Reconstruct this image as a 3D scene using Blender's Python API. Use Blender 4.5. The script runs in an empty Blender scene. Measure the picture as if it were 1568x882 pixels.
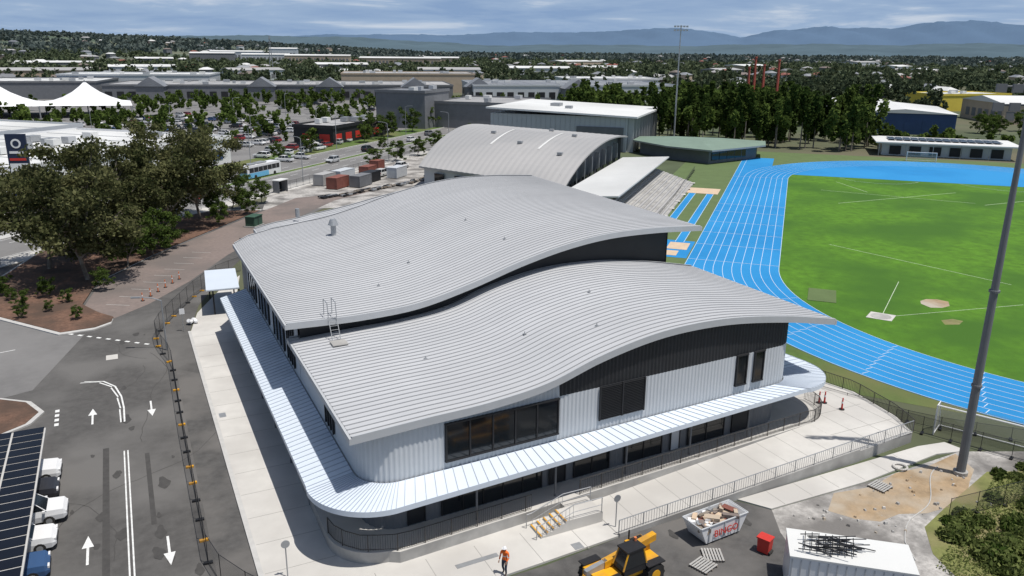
import bpy, math, random, bmesh
import numpy as np
from mathutils import Vector, Matrix
random.seed(7); rng=np.random.default_rng(7)
SC=bpy.context.scene; COL=SC.collection
R2=math.sqrt(.5)
def S(s,n): return ((s-n)*R2,(s+n)*R2)
ROT=math.radians(45)
# ---------------------------------------------------------------- materials
def PM(name,col,rough=.75,var=.12,scale=.8,col2=None,scale2=None,bump=0,bscale=20,metal=0,spec=.4):
    m=bpy.data.materials.new(name); m.use_nodes=True; nt=m.node_tree; N=nt.nodes; L=nt.links
    b=N['Principled BSDF']; b.inputs['Roughness'].default_value=rough; b.inputs['Metallic'].default_value=metal
    b.inputs['Specular IOR Level'].default_value=spec
    c1=[max(0,c*(1-var)) for c in col]; c2=[min(1,c*(1+var)) for c in col]
    tc=N.new('ShaderNodeTexCoord')
    n1=N.new('ShaderNodeTexNoise'); n1.inputs['Scale'].default_value=scale; n1.inputs['Detail'].default_value=6; n1.inputs['Roughness'].default_value=.65
    L.new(tc.outputs['Object'],n1.inputs['Vector'])
    mr=N.new('ShaderNodeMapRange'); mr.inputs[1].default_value=.3; mr.inputs[2].default_value=.7; L.new(n1.outputs['Fac'],mr.inputs[0])
    mx=N.new('ShaderNodeMix'); mx.data_type='RGBA'; mx.inputs[6].default_value=(*c1,1); mx.inputs[7].default_value=(*c2,1)
    L.new(mr.outputs[0],mx.inputs[0]); out=mx.outputs[2]
    if col2:
        n2=N.new('ShaderNodeTexNoise'); n2.inputs['Scale'].default_value=scale2 or scale*.15; n2.inputs['Detail'].default_value=5
        L.new(tc.outputs['Object'],n2.inputs['Vector'])
        m2=N.new('ShaderNodeMapRange'); m2.inputs[1].default_value=.42; m2.inputs[2].default_value=.62; L.new(n2.outputs['Fac'],m2.inputs[0])
        x2=N.new('ShaderNodeMix'); x2.data_type='RGBA'; x2.inputs[7].default_value=(*col2,1)
        L.new(m2.outputs[0],x2.inputs[0]); L.new(out,x2.inputs[6]); out=x2.outputs[2]
    L.new(out,b.inputs['Base Color'])
    if bump:
        n3=N.new('ShaderNodeTexNoise'); n3.inputs['Scale'].default_value=bscale; n3.inputs['Detail'].default_value=4
        L.new(tc.outputs['Object'],n3.inputs['Vector'])
        bp=N.new('ShaderNodeBump'); bp.inputs['Strength'].default_value=bump; bp.inputs['Distance'].default_value=.05
        L.new(n3.outputs['Fac'],bp.inputs['Height']); L.new(bp.outputs[0],b.inputs['Normal'])
    return m
def leafmat(name,a,b,trans=.3):
    m=bpy.data.materials.new(name); m.use_nodes=True; nt=m.node_tree; N=nt.nodes; L=nt.links
    N.remove(N['Principled BSDF']); o=N['Material Output']
    at=N.new('ShaderNodeAttribute'); at.attribute_name='tint'
    mx=N.new('ShaderNodeMix'); mx.data_type='RGBA'; mx.inputs[6].default_value=(*a,1); mx.inputs[7].default_value=(*b,1)
    L.new(at.outputs['Fac'],mx.inputs[0])
    d=N.new('ShaderNodeBsdfDiffuse'); t=N.new('ShaderNodeBsdfTranslucent'); ms=N.new('ShaderNodeMixShader'); ms.inputs[0].default_value=trans
    L.new(mx.outputs[2],d.inputs[0]); L.new(mx.outputs[2],t.inputs[0]); L.new(d.outputs[0],ms.inputs[1]); L.new(t.outputs[0],ms.inputs[2]); L.new(ms.outputs[0],o.inputs[0])
    return m
M={}
M['ground']=PM('ground_scrub',(.075,.095,.048),.95,.3,.05,(.13,.12,.075),.01)
M['asphalt']=PM('asphalt',(.088,.084,.080),.9,.2,1.4,(.14,.134,.127),.12,.3,30)
M['asphalt2']=PM('asphalt_road',(.165,.16,.156),.9,.12,.8,(.21,.204,.198),.06,.2,30)
M['asphaltd']=PM('asphalt_new',(.085,.082,.079),.9,.25,1.5,(.14,.132,.124),.2,.3,30)
M['stain']=PM('asphalt_stain',(.062,.059,.056),.85,.2,2)
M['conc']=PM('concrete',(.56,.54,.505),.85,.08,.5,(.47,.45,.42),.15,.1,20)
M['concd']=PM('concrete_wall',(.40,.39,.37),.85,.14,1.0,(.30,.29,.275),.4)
M['joint']=PM('concrete_joint',(.30,.29,.27),.9,.1,1)
M['kerb']=PM('kerb_concrete',(.48,.47,.45),.85,.1,2)
M['mulch']=PM('mulch',(.15,.085,.058),.95,.4,3,(.085,.055,.04),.25,.6,8)
M['brick']=PM('brick_paving',(.21,.168,.15),.9,.15,2,(.15,.128,.117),.12)
M['white']=PM('road_paint_white',(.70,.70,.68),.7,.2,3)
M['whitel']=PM('lane_line_white',(.54,.65,.76),.7,.05,3)
M['grass']=PM('sports_grass',(.075,.185,.009),.95,.28,.6,(.045,.125,.008),.06,.4,6)
M['grass2']=PM('verge_grass',(.080,.135,.03),.95,.25,.5,(.13,.14,.05),.08,.3,6)
M['grass3']=PM('worn_grass',(.17,.18,.06),.95,.3,.7,(.25,.21,.11),.3,.3,6)
M['track']=PM('track_blue',(.012,.215,.50),.75,.06,.3,(.02,.25,.55),.05)
M['trackg']=PM('synthetic_green',(.105,.15,.055),.9,.1,.3)
M['sand']=PM('sand',(.58,.44,.31),.95,.1,1)
M['dirt']=PM('dirt',(.34,.245,.15),.95,.25,.8,(.42,.37,.30),.25,.6,5)
M['gravel']=PM('gravel',(.42,.40,.375),.95,.35,2.5,(.17,.16,.15),.25,.6,6)
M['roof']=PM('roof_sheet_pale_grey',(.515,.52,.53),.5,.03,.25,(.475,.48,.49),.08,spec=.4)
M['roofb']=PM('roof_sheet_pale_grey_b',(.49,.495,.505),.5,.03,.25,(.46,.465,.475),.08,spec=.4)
M['roofr']=PM('roof_rib_flank',(.25,.255,.265),.55,.05,.5)  # darkened sheet colour, paints a shadow line along each rib
M['awn']=PM('awning_sheet',(.63,.69,.76),.42,.03,.5,spec=.5)
M['awnr']=PM('awning_seam',(.42,.46,.52),.5,.03,.5)
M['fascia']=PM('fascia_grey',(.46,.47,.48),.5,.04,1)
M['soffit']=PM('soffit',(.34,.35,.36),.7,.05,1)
M['clad']=PM('cladding_light_grey',(.53,.55,.57),.5,.04,.3)
M['dark']=PM('cladding_charcoal',(.020,.021,.024),.6,.15,.5)
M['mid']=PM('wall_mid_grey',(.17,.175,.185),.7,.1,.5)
M['glass']=PM('window_glass',(.012,.015,.018),.08,.1,.5,spec=.6)
M['black']=PM('black_metal',(.02,.02,.022),.5,.1,2)
M['bronze']=PM('railing_bronze',(.055,.05,.045),.5,.1,2)
M['galv']=PM('galvanised_steel',(.36,.37,.38),.45,.1,2,metal=.4)
M['wood']=PM('bark',(.17,.14,.11),.9,.3,3,(.32,.28,.24),.8,.5,10)
M['wroof']=PM('white_roof',(.68,.68,.66),.6,.06,.1,(.56,.56,.54),.03)
M['groof']=PM('grey_metal_roof',(.40,.39,.38),.6,.06,.1,(.34,.335,.33),.05)
M['groofr']=PM('grey_metal_roof_rib',(.25,.245,.24),.6,.06,.1)
M['droof']=PM('slate_grey_roof',(.19,.20,.22),.6,.1,.1,(.27,.28,.29),.04)
M['green']=PM('green_roof',(.19,.26,.205),.6,.08,.3)
M['cream']=PM('cream_wall',(.46,.37,.28),.8,.08,.3)
M['yellowb']=PM('yellow_wall',(.66,.52,.08),.7,.06,.3)
M['blueb']=PM('blue_wall',(.04,.08,.19),.6,.1,.3)
M['navy']=PM('sign_navy',(.015,.025,.06),.5,.1,.5)
M['orange']=PM('safety_orange',(.66,.20,.08),.6,.06,3)
M['red']=PM('red_plastic',(.55,.04,.03),.5,.06,3)
M['yellow']=PM('machine_yellow',(.72,.36,.015),.45,.14,3,(.52,.27,.05),1.2)
M['rubber']=PM('tyre_rubber',(.03,.028,.026),.85,.3,4)
M['solar']=PM('solar_cell',(.008,.009,.014),.22,.15,1,spec=.3)
M['rust']=PM('container_rust_red',(.22,.08,.06),.7,.2,1)
M['cgreen']=PM('container_green',(.04,.09,.06),.7,.2,1)
M['stack']=PM('stack_red',(.42,.10,.07),.7,.1,1)
M['cloth']=PM('canvas_white',(.82,.82,.82),.8,.03,.2)
M['skin']=PM('skin',(.45,.27,.19),.6,.05,5)
M['busb']=PM('bus_blue',(.16,.46,.70),.35,.05,1)
M['paintw']=PM('paint_white',(.76,.76,.76),.35,.06,1)
M['tail']=PM('lamp_red',(.4,.02,.02),.3,.1,1)
M['leafE']=leafmat('eucalypt_leaf',(.040,.052,.020),(.185,.185,.085),.35)
M['leafG']=leafmat('green_leaf',(.035,.06,.016),(.135,.19,.048),.35)
M['leafD']=leafmat('distant_leaf',(.048,.068,.042),(.120,.145,.082),.25)  # grey-blue distance haze is mixed into this leaf colour
M['leafF']=leafmat('far_leaf',(.080,.106,.102),(.122,.145,.128),.2)  # bluer still: haze of the farthest tree belt painted into the leaves
M['leafB']=leafmat('bush_leaf',(.05,.085,.018),(.20,.23,.08),.35)
carc=[(.74,.74,.74),(.74,.74,.74),(.48,.49,.50),(.03,.03,.035),(.18,.19,.20),(.26,.03,.03),(.04,.09,.20),(.58,.58,.56)]
carm=[PM('car_paint_%d'%i,c,.3,.02,1,spec=.6) for i,c in enumerate(carc)]
def alpham(name,c,a):
    m=bpy.data.materials.new(name); m.use_nodes=True; b=m.node_tree.nodes['Principled BSDF']; b.inputs['Base Color'].default_value=(*c,1); b.inputs['Alpha'].default_value=a; b.inputs['Roughness'].default_value=.9; return m
mesh_m=alpham('fence_mesh',(.07,.07,.07),.26); netm=alpham('goal_net',(.7,.7,.7),.25)
# ---------------------------------------------------------------- mesh builder
class MB:
    def __init__(s): s.v=[];s.f=[];s.m=[];s.mats=[]
    def mi(s,k):
        mt=M[k] if isinstance(k,str) else k
        if mt not in s.mats: s.mats.append(mt)
        return s.mats.index(mt)
    def add(s,vs,fs,k):
        o=len(s.v); s.v+=[tuple(a) for a in vs]; i=s.mi(k)
        for f in fs: s.f.append(tuple(o+a for a in f)); s.m.append(i)
    def box(s,c,d,k,rz=0,tap=1.0):
        x,y,z=d[0]/2,d[1]/2,d[2]/2; cr,sr=math.cos(rz),math.sin(rz); vs=[]
        for zz,t in ((-z,1),(z,tap)):
            for xx,yy in ((-x,-y),(x,-y),(x,y),(-x,y)):
                a,b=xx*t,yy*t; vs.append((c[0]+a*cr-b*sr,c[1]+a*sr+b*cr,c[2]+zz))
        s.add(vs,[(3,2,1,0),(4,5,6,7),(0,1,5,4),(1,2,6,5),(2,3,7,6),(3,0,4,7)],k)
    def bx(s,x0,x1,y0,y1,z0,z1,k): s.box(((x0+x1)/2,(y0+y1)/2,(z0+z1)/2),(abs(x1-x0),abs(y1-y0),abs(z1-z0)),k)
    def tube(s,p,q,r0,k,r1=None,n=8,cap=True):
        p=Vector(p);q=Vector(q);r1=r0 if r1 is None else r1; d=(q-p)
        if d.length<1e-6: return
        d.normalize(); a=d.orthogonal().normalized(); b=d.cross(a); vs=[]
        for c,r in ((p,r0),(q,r1)):
            for i in range(n):
                t=2*math.pi*i/n; vs.append(c+a*math.cos(t)*r+b*math.sin(t)*r)
        fs=[(i,(i+1)%n,n+(i+1)%n,n+i) for i in range(n)]
        if cap: fs+=[tuple(range(n-1,-1,-1)),tuple(range(n,2*n))]
        s.add(vs,fs,k)
    def path(s,pts,r,k,n=6):
        for a,b in zip(pts[:-1],pts[1:]): s.tube(a,b,r,k,n=n)
    def poly(s,pts,k): s.add(pts,[tuple(range(len(pts)))],k)
    def prism(s,pts,z0,z1,ks,kt):
        n=len(pts); s.add([(x,y,z0) for x,y in pts]+[(x,y,z1) for x,y in pts],[(i,(i+1)%n,n+(i+1)%n,n+i) for i in range(n)],ks)
        s.add([(x,y,z1) for x,y in pts],[tuple(range(n))],kt)
    def build(s,name,loc=(0,0,0),rz=0,parent=None,smooth=False):
        me=bpy.data.meshes.new(name); me.from_pydata(s.v,[],s.f); 
        for mt in s.mats: me.materials.append(mt)
        me.polygons.foreach_set('material_index',s.m)
        if smooth: me.polygons.foreach_set('use_smooth',[True]*len(s.f))
        me.update(); ob=bpy.data.objects.new(name,me); ob.location=loc; ob.rotation_euler=(0,0,rz); COL.objects.link(ob)
        if parent: ob.parent=parent
        return ob
def inst(name,me,loc,rz=0,sc=1):
    ob=bpy.data.objects.new(name,me); ob.location=loc; ob.rotation_euler=(0,0,rz); ob.scale=(sc,sc,sc); COL.objects.link(ob); return ob
def empty(name,loc=(0,0,0)):
    e=bpy.data.objects.new(name,None); e.location=loc; COL.objects.link(e); return e
def sheet(name,pts,z,k,rz=0):
    b=MB(); b.poly([(x,y,z) for x,y in pts],k); return b.build(name,rz=rz)
def catmull(X,Z):
    X=np.array(X,float);Z=np.array(Z,float);m=np.gradient(Z,X)
    def f(x):
        x=min(max(x,X[0]),X[-1]); i=min(max(int(np.searchsorted(X,x))-1,0),len(X)-2); h=X[i+1]-X[i]; t=(x-X[i])/h
        return float((2*t**3-3*t*t+1)*Z[i]+(t**3-2*t*t+t)*h*m[i]+(-2*t**3+3*t*t)*Z[i+1]+(t**3-t*t)*h*m[i+1])
    return f
def quads(name,C,size,k,tint,aspect=1.0,parent=None,loc=(0,0,0)):
    n=len(C); size=np.broadcast_to(size,(n,))
    a=rng.normal(size=(n,3)); a/=np.linalg.norm(a,axis=1)[:,None]
    b=rng.normal(size=(n,3)); b-=a*(a*b).sum(1)[:,None]; b/=np.linalg.norm(b,axis=1)[:,None]
    a=a*size[:,None]*.5*aspect; b=b*size[:,None]*.5
    V=np.stack([C-a,C-b*.8+a*.15,C+a,C+b],1).reshape(-1,3).astype(np.float32)
    me=bpy.data.meshes.new(name); me.vertices.add(4*n); me.vertices.foreach_set('co',V.ravel())
    me.loops.add(4*n); me.loops.foreach_set('vertex_index',np.arange(4*n,dtype=np.int32))
    me.polygons.add(n); me.polygons.foreach_set('loop_start',np.arange(0,4*n,4,dtype=np.int32))
    at=me.attributes.new('tint','FLOAT','FACE'); at.data.foreach_set('value',np.clip(tint,0,1).astype(np.float32))
    me.materials.append(M[k] if isinstance(k,str) else k); me.update(calc_edges=True)
    ob=bpy.data.objects.new(name,me); COL.objects.link(ob); ob.location=loc
    if parent: ob.parent=parent
    return ob
# ---------------------------------------------------------------- camera / light / sky
f,p,r,yaw=1225.537,.28815,.00913,.45476
F=Vector((math.sin(yaw)*math.cos(p),math.cos(yaw)*math.cos(p),-math.sin(p)))
Rv=Vector((math.cos(yaw),-math.sin(yaw),0)); U=Rv.cross(F)
Rr=Rv*math.cos(r)+U*math.sin(r); Ur=U*math.cos(r)-Rv*math.sin(r)
ca=bpy.data.cameras.new('camera'); ca.lens=36*f/1568; ca.clip_end=60000; ca.clip_start=.5
co=bpy.data.objects.new('camera',ca); COL.objects.link(co); SC.camera=co
mm=Matrix((Rr,Ur,-F)).transposed().to_4x4(); mm.translation=Vector((0,0,28)); co.matrix_world=mm
el=math.radians(72); sd=Vector((.587*math.cos(el),-.809*math.cos(el),math.sin(el)))
sl=bpy.data.lights.new('sun','SUN'); sl.energy=4.2; sl.angle=math.radians(.5); sl.color=(1,.965,.91)
so=bpy.data.objects.new('sun',sl); COL.objects.link(so); so.rotation_euler=sd.to_track_quat('Z','Y').to_euler(); so.location=(0,0,200)
w=bpy.data.worlds.new('World'); SC.world=w; w.use_nodes=True; N=w.node_tree.nodes; L=w.node_tree.links
bg=N['Background']; bg.inputs[1].default_value=.078
sk=N.new('ShaderNodeTexSky'); sk.sky_type='NISHITA'; sk.sun_disc=False; sk.sun_elevation=el; sk.sun_rotation=math.atan2(.587,-.809); sk.air_density=1.2; sk.dust_density=1.5
tc=N.new('ShaderNodeTexCoord'); mp=N.new('ShaderNodeMapping'); mp.inputs['Scale'].default_value=(1.5,1.5,13)
L.new(tc.outputs['Generated'],mp.inputs[0])
nz=N.new('ShaderNodeTexNoise'); nz.inputs['Scale'].default_value=3.0; nz.inputs['Detail'].default_value=9; nz.inputs['Roughness'].default_value=.58; nz.inputs['Distortion'].default_value=.3; L.new(mp.outputs[0],nz.inputs[0])
cr=N.new('ShaderNodeValToRGB'); e=cr.color_ramp.elements
e[0].position=.42; e[0].color=(3.1,4.6,7.2,1); e[1].position=.74; e[1].color=(9.0,9.6,10.4,1)
x_=cr.color_ramp.elements.new(.57); x_.color=(4.2,5.7,8.0,1)
L.new(nz.outputs['Fac'],cr.inputs[0])
sx=N.new('ShaderNodeSeparateXYZ'); L.new(tc.outputs['Generated'],sx.inputs[0])
m1=N.new('ShaderNodeMapRange'); m1.inputs[1].default_value=.28; m1.inputs[2].default_value=.06; L.new(sx.outputs[2],m1.inputs[0])
mx=N.new('ShaderNodeMix'); mx.data_type='RGBA'; L.new(m1.outputs[0],mx.inputs[0]); L.new(sk.outputs[0],mx.inputs[6]); L.new(cr.outputs[0],mx.inputs[7])
L.new(mx.outputs[2],bg.inputs[0])
SC.view_settings.view_transform='Standard'; SC.view_settings.look='None'; SC.view_settings.exposure=0
# ---------------------------------------------------------------- ground
def terr(b,d):
    Hh=np.interp(b,[-60,-20,-5,1.5,5,9.3,14,20,60,90],[50,58,60,52,44,36,26,10,9,9])
    t=np.clip((d-1300)/1500,0,1); return Hh*t*t*(3-2*t)
b=MB(); b.poly([(-25000,-6000,0),(25000,-6000,0),(25000,25000,0),(-25000,25000,0)],'ground'); b.build('ground')
def hills(name,tab,d0,d1,mat,seed,amp):
    rg=np.random.default_rng(seed); bs=np.arange(-45,100,.35); rows=10; vs=[];fs=[]
    B=[t[0] for t in tab]; Hh=[t[1] for t in tab]
    nzv=sum(amp/(k+1)*np.sin(bs*(.5*2**k)+rg.uniform(0,6)) for k in range(5))
    for j in range(rows):
        t=j/(rows-1); 
        for i,bb in enumerate(bs):
            h=(np.interp(bb,B,Hh)+nzv[i])*(math.sin(t*math.pi/2)**1.2)*(1 if j==rows-1 else 1+.12*math.sin(bb*2.1+j*1.7))
            if j<rows-1: h=min(h,(np.interp(bb,B,Hh)+nzv[i])*.97)
            d=d0+(d1-d0)*t; a=math.radians(bb); vs.append((d*math.sin(a),d*math.cos(a),h-3*(1-t)))
    nb=len(bs)
    for j in range(rows-1):
        for i in range(nb-1): fs.append((j*nb+i,j*nb+i+1,(j+1)*nb+i+1,(j+1)*nb+i))
    m=MB(); m.add(vs,fs,mat); return m.build(name,smooth=True)
M['h3']=PM('range_far_blue',(.100,.155,.235),1,.06,.0006,spec=0)  # blue is aerial haze painted into the surface colour
M['h2']=PM('range_mid_blue_green',(.088,.128,.155),1,.14,.002,spec=0)  # weaker haze tint in the base colour for the nearer ridge
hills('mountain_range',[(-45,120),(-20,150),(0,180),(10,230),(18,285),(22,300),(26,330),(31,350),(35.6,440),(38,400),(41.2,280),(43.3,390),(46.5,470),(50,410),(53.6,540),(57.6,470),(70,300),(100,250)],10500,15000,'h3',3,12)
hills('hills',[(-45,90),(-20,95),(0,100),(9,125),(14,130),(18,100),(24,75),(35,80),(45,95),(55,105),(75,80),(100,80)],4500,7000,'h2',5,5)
bs=np.arange(-45,100,1.0); ds=np.linspace(1250,3000,14); vs=[];fs=[]
for d in ds:
    for bb in bs: a=math.radians(bb); vs.append((d*math.sin(a),d*math.cos(a),float(terr(bb,d))+.02-(1 if d==1250 else 0)))
for j in range(len(ds)-1):
    for i in range(len(bs)-1): o=j*len(bs)+i; fs.append((o,o+1,o+1+len(bs),o+len(bs)))
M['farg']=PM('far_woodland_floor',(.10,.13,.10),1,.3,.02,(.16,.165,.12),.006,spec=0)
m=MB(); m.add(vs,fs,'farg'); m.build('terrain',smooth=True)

sheet('car_park_asphalt',[(-70,5),(4.3,5),(4.3,84),(6,93),(9,102),(15,117),(24,134),(36,150),(30,158),(12,150),(-10,128),(-70,68)],.02,'asphalt')
sheet('access_road',[(-70,69),(-13,97),(-7.6,88.2),(-5.3,87.8),(-9,74),(-70,50)],.032,'asphalt2')
sheet('asphalt_patch',[(1.9,5),(4.15,5),(4.15,72),(2.3,74)],.026,'asphaltd')
sheet('work_yard_asphalt',[(4.3,5),(60,5),(60,24),(34.8,33.1),(33.5,34.9),(25,34.8),(19,34.2),(4.3,34)],.02,'asphaltd')
sheet('highway_asphalt',[(-260,100.5),(900,100.5),(900,123.8),(-260,123.8)],.034,'asphalt2',ROT)
sheet('brick_paving',[(-2.6,92),(1,96),(6,104),(12,116),(23,134),(36,152),(46,160),(30,158),(12,133),(3,120),(-4,108),(-5.6,98)],.03,'brick')
sheet('compound_gravel',[(22,148),(45,142),(66,165),(84,216),(64,204),(26,165)],.024,'gravel')
sheet('retail_car_park_asphalt',[(120,124),(420,124),(420,250),(360,420),(120,420),(60,240)],.022,'asphalt2',ROT)
sheet('retail_forecourt_asphalt',[(-60,124),(120,124),(60,240),(-60,240)],.022,'asphalt2',ROT)
b=MB()
for i in range(34):
    x,y=random.choice([(random.uniform(-6.5,1.5),random.uniform(40,86)),(random.uniform(5,33),random.uniform(26,33.8))]); r_=random.uniform(.12,.55); n_=12; ph=random.uniform(0,6)
    b.poly([(x+r_*math.cos(t)*(1+.3*math.sin(3*t+ph))*.7,y+r_*1.5*math.sin(t)*(1+.25*math.cos(2*t+ph)),.028+.0004*i) for t in np.linspace(0,2*math.pi,n_,endpoint=False)],'stain')
def crack(x,y,a,l):
    for i in range(int(l/.8)):
        x2,y2=x+.8*math.cos(a),y+.8*math.sin(a); nx,ny=-math.sin(a)*.022,math.cos(a)*.022
        b.poly([(x-nx,y-ny,.0275),(x2-nx,y2-ny,.0275),(x2+nx,y2+ny,.0275),(x+nx,y+ny,.0275)],'stain'); x,y=x2,y2; a+=random.uniform(-.35,.35)
for q in ((-6,50,1.2,16),(-1,60,1.7,20),(-5,70,.3,9),(0,78,2.6,8),(-3,45,1.5,12),(10,31,.1,14)): crack(*q)
b.bx(-3.6,-3.2,40,60,.0265,.0268,'stain'); b.bx(-.9,-.6,48,58,.0265,.0268,'stain')
b.build('asphalt_stains')
b=MB()
for nn in (105,108,116.5,120):
    for s in range(40,330,9): b.bx(s,s+3,nn-.07,nn+.07,.05,.052,'white')
for nn in (101.2,110.4,113.4,123.2): b.bx(-100,330,nn-.06,nn+.06,.05,.052,'white')
for row in range(9):
    for i in range(50): 
        s=186+i*2.8+row*3
        if s<325: b.bx(s-1.45,s-1.37,134.3+row*13.5,139.5+row*13.5,.03,.034,'white')
b.build('highway_markings',rz=ROT)
b=MB(); b.bx(130,330,110.9,112.9,.036,.16,'kerb'); b.bx(40,112,110.9,112.9,.036,.16,'kerb'); b.bx(131,329,111.1,112.7,.1,.18,'grass2'); b.build('median_strip',rz=ROT)
b=MB(); b.bx(60,330,99.9,100.4,.0,.15,'kerb'); b.bx(60,330,96.6,99.8,.0,.12,'conc'); b.bx(-80,150,124,124.4,0,.15,'kerb'); b.bx(160,330,124,124.4,0,.15,'kerb'); b.bx(-80,150,126,128.2,.0,.12,'conc'); b.build('footpath',rz=ROT)
sheet('verge',[(-80,124.4),(330,124.4),(330,134),(-80,134)],.04,'grass2',ROT)
isl=[(-14,96.8),(-7.7,88.3),(-4.5,88.6),(-2.9,90),(-2.7,91.6),(-4.2,94),(-5.9,98),(-4.4,108),(2.6,120),(11.5,133),(22,148),(14,151),(0,141),(-12,128),(-16,113)]
b=MB(); b.prism(isl,0,.15,'kerb','kerb'); c=np.mean(isl,0); b.prism([tuple(c+(np.array(q)-c)*.975) for q in isl],.1,.2,'mulch','mulch'); b.build('mulch_island')
b=MB(); q=[(-40,76),(-14,72),(-11.2,73),(-8.9,71.2),(-7.8,68.6),(-8.6,66.6),(-12,64),(-40,60)]
b.prism(q,0,.15,'kerb','kerb'); c=np.mean(q,0); b.prism([tuple(c+(np.array(a)-c)*.96) for a in q],.1,.19,'mulch','mulch'); b.build('kerb_island')
b=MB()
for x in (-2.22,-1.98): b.bx(x-.045,x+.045,28,59,.04,.042,'white')
def arrow(x,y,d):
    b.bx(x-.07,x+.07,y-1.3*1,y+.5,.04,.042,'white') if d>0 else b.bx(x-.07,x+.07,y-.5,y+1.3,.04,.042,'white')
    t=y+d*.5; b.poly([(x-.32,t,.042),(x+.32,t,.042),(x,t+d*1.3,.042)],'white')
for y in (66,46.5): arrow(-4.35,y,1); 
for y in (66.2,45): arrow(-.1,y,-1)
cp=[(-5.1,74.2),(-3.6,73.6),(-2.7,72),(-2.25,69.5),(-2.1,67),(-2.1,64.2)]
for a,c2 in zip(cp[:-1],cp[1:]):
    b.poly([(a[0]-.06,a[1]-.04,.042),(c2[0]-.06,c2[1]-.04,.042),(c2[0]+.06,c2[1]+.04,.042),(a[0]+.06,a[1]+.04,.042)],'white')
    b.poly([(a[0]-.36,a[1]-.24,.042),(c2[0]-.3,c2[1]-.04,.042),(c2[0]-.2,c2[1]+.04,.042),(a[0]-.26,a[1]-.14,.042)],'white')
for i in range(9):
    x=-6.6+i*.85; y=88.3-i*.78; b.box((x,y,.041),(.5,.28,.002),'white',rz=-.74)
for i in range(5):
    x=-12.5-i*4; b.box((x,85.2-i*1.3,.047),(2.6,.12,.002),'white',rz=.25)
for i in range(9):
    t=i/8; x=-2.2+t*11; y=97+t*22; b.box((x,y,.041),(2.8,.08,.002),'kerb',rz=-.55)
for i in range(4): b.box((-6.9+i*.02,64.5-i*.9+4,.041),(.3,.5,.002),'white')
b.box((-2.9,79.6,.041),(1.0,1.3,.006),'conc')
b.build('car_park_markings')
b=MB()
b.bx(4.15,4.45,20,84,0,.15,'kerb'); b.prism([(4.45,20),(8,20),(8,33.8),(19,34.4),(25,34.8),(25,42),(12,42),(12,84),(9.5,90),(12,104),(8.8,98),(5.6,90),(4.45,84)],0,.13,'conc','conc')
for y in np.arange(22,84,3): b.bx(4.5,9.6,y-.02,y+.02,.131,.133,'joint')
for x in np.arange(10,25,3): b.bx(x-.02,x+.02,34.4,37.5,.131,.133,'joint')
b.prism([(33.6,34.95),(34.8,33.15),(43,33.0),(51,33.6),(53.5,33),(53.2,34.6),(50.8,35.0)],0,.1,'conc','conc')
for x in np.arange(36,50,2.4): b.bx(x-.02,x+.02,33.2,34.9,.101,.103,'joint')
b.box((15.6,37.0-.9,.14),(2.6,.35,.03),'galv',rz=.03)
b.box((21.5,34.9,.14),(.6,.6,.02),'galv'); b.box((4.9,62,.14),(.5,.8,.02),'galv')
b.build('concrete_footpath')
sheet('dirt_patch',[(38,31.5),(38.8,30.1),(40,29.2),(41.8,29.3),(43.5,28.6),(47,28.4),(49.6,30),(51.5,31),(52.4,33.1),(49,32.7),(46,33),(43,32.4),(40,32.9)],.034,'dirt')
sheet('gravel_patch',[(30,22),(60,18),(60,30),(53,33.2),(43,32.95),(34.8,33.1),(33.5,31)],.028,'gravel')
# ---------------------------------------------------------------- stadium
sheet('stadium_verge',[(60,-75),(70,-4),(95,6),(112,11.6),(116,22),(245,27),(250,-110),(60,-110)],.012,'grass2',ROT)
b=MB(); b.bx(108,250,-100,26,.014,.016,'trackg'); b.build('track_surround',rz=ROT)
CS1,CS2,CN=111,195.8,-37
def ring(Rr_,n=64):
    P=[]
    for i in range(n+1): a=math.pi/2+math.pi*i/n; P.append((CS1+Rr_*math.cos(a),CN+Rr_*math.sin(a)))
    for i in range(n+1): a=-math.pi/2+math.pi*i/n; P.append((CS2+Rr_*math.cos(a),CN+Rr_*math.sin(a)))
    return P+[P[0]]
def band(b,r0,r1,z,k):
    A=ring(r0);B_=ring(r1)
    for i in range(len(A)-1): b.poly([(*A[i],z),(*A[i+1],z),(*B_[i+1],z),(*B_[i],z)],k)
sheet('sports_field',ring(36.8)[:-1],.03,'grass',ROT)
b=MB(); band(b,36.8,46.7,.036,'track'); b.bx(86,234,4,12.2,.03,.040,'track')
a0=[(CS2+36.75*math.cos(t),CN+36.75*math.sin(t)) for t in np.linspace(-1.35,1.35,30)]
b.poly([(x,y,.044) for x,y in a0],'track')
b.bx(122,168,14,15.4,.03,.038,'track'); b.bx(122,168,17.6,19,.03,.038,'track'); b.bx(112,123,12.4,20,.03,.036,'track')
b.build('running_track',rz=ROT)
b=MB()
for i in range(9): band(b,36.85+i*1.22-.033,36.85+i*1.22+.033,.05,'whitel')
for n_ in (10.95,12.15): b.bx(86,232,n_-.033,n_+.033,.045,.052,'whitel')
for s in (112,196,122,131,140,150,158): b.bx(s-.05,s+.05,-.1,12.1,.052,.054,'whitel')
for n_ in (14.05,15.35,17.65,18.95): b.bx(122,168,n_-.04,n_+.04,.045,.05,'whitel')
for t in np.linspace(math.pi*.62,math.pi*1.2,9):
    for k_ in range(8):
        rr=37.4+k_*1.22; x=CS1+rr*math.cos(t+.01*k_); y=CN+rr*math.sin(t+.01*k_); b.box((x,y,.052),(.9,.07,.002),'whitel',rz=t)
for sgn,c0,r_ in ((1,(206,-20),9),(1,(208,-48),12)):
    for i in range(24):
        a1=2.0+i*.1; b.box((c0[0]+r_*math.cos(a1),c0[1]+r_*math.sin(a1),.056),(.08,r_*.1,.002),'whitel',rz=a1)
b.build('track_markings',rz=ROT)
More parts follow.
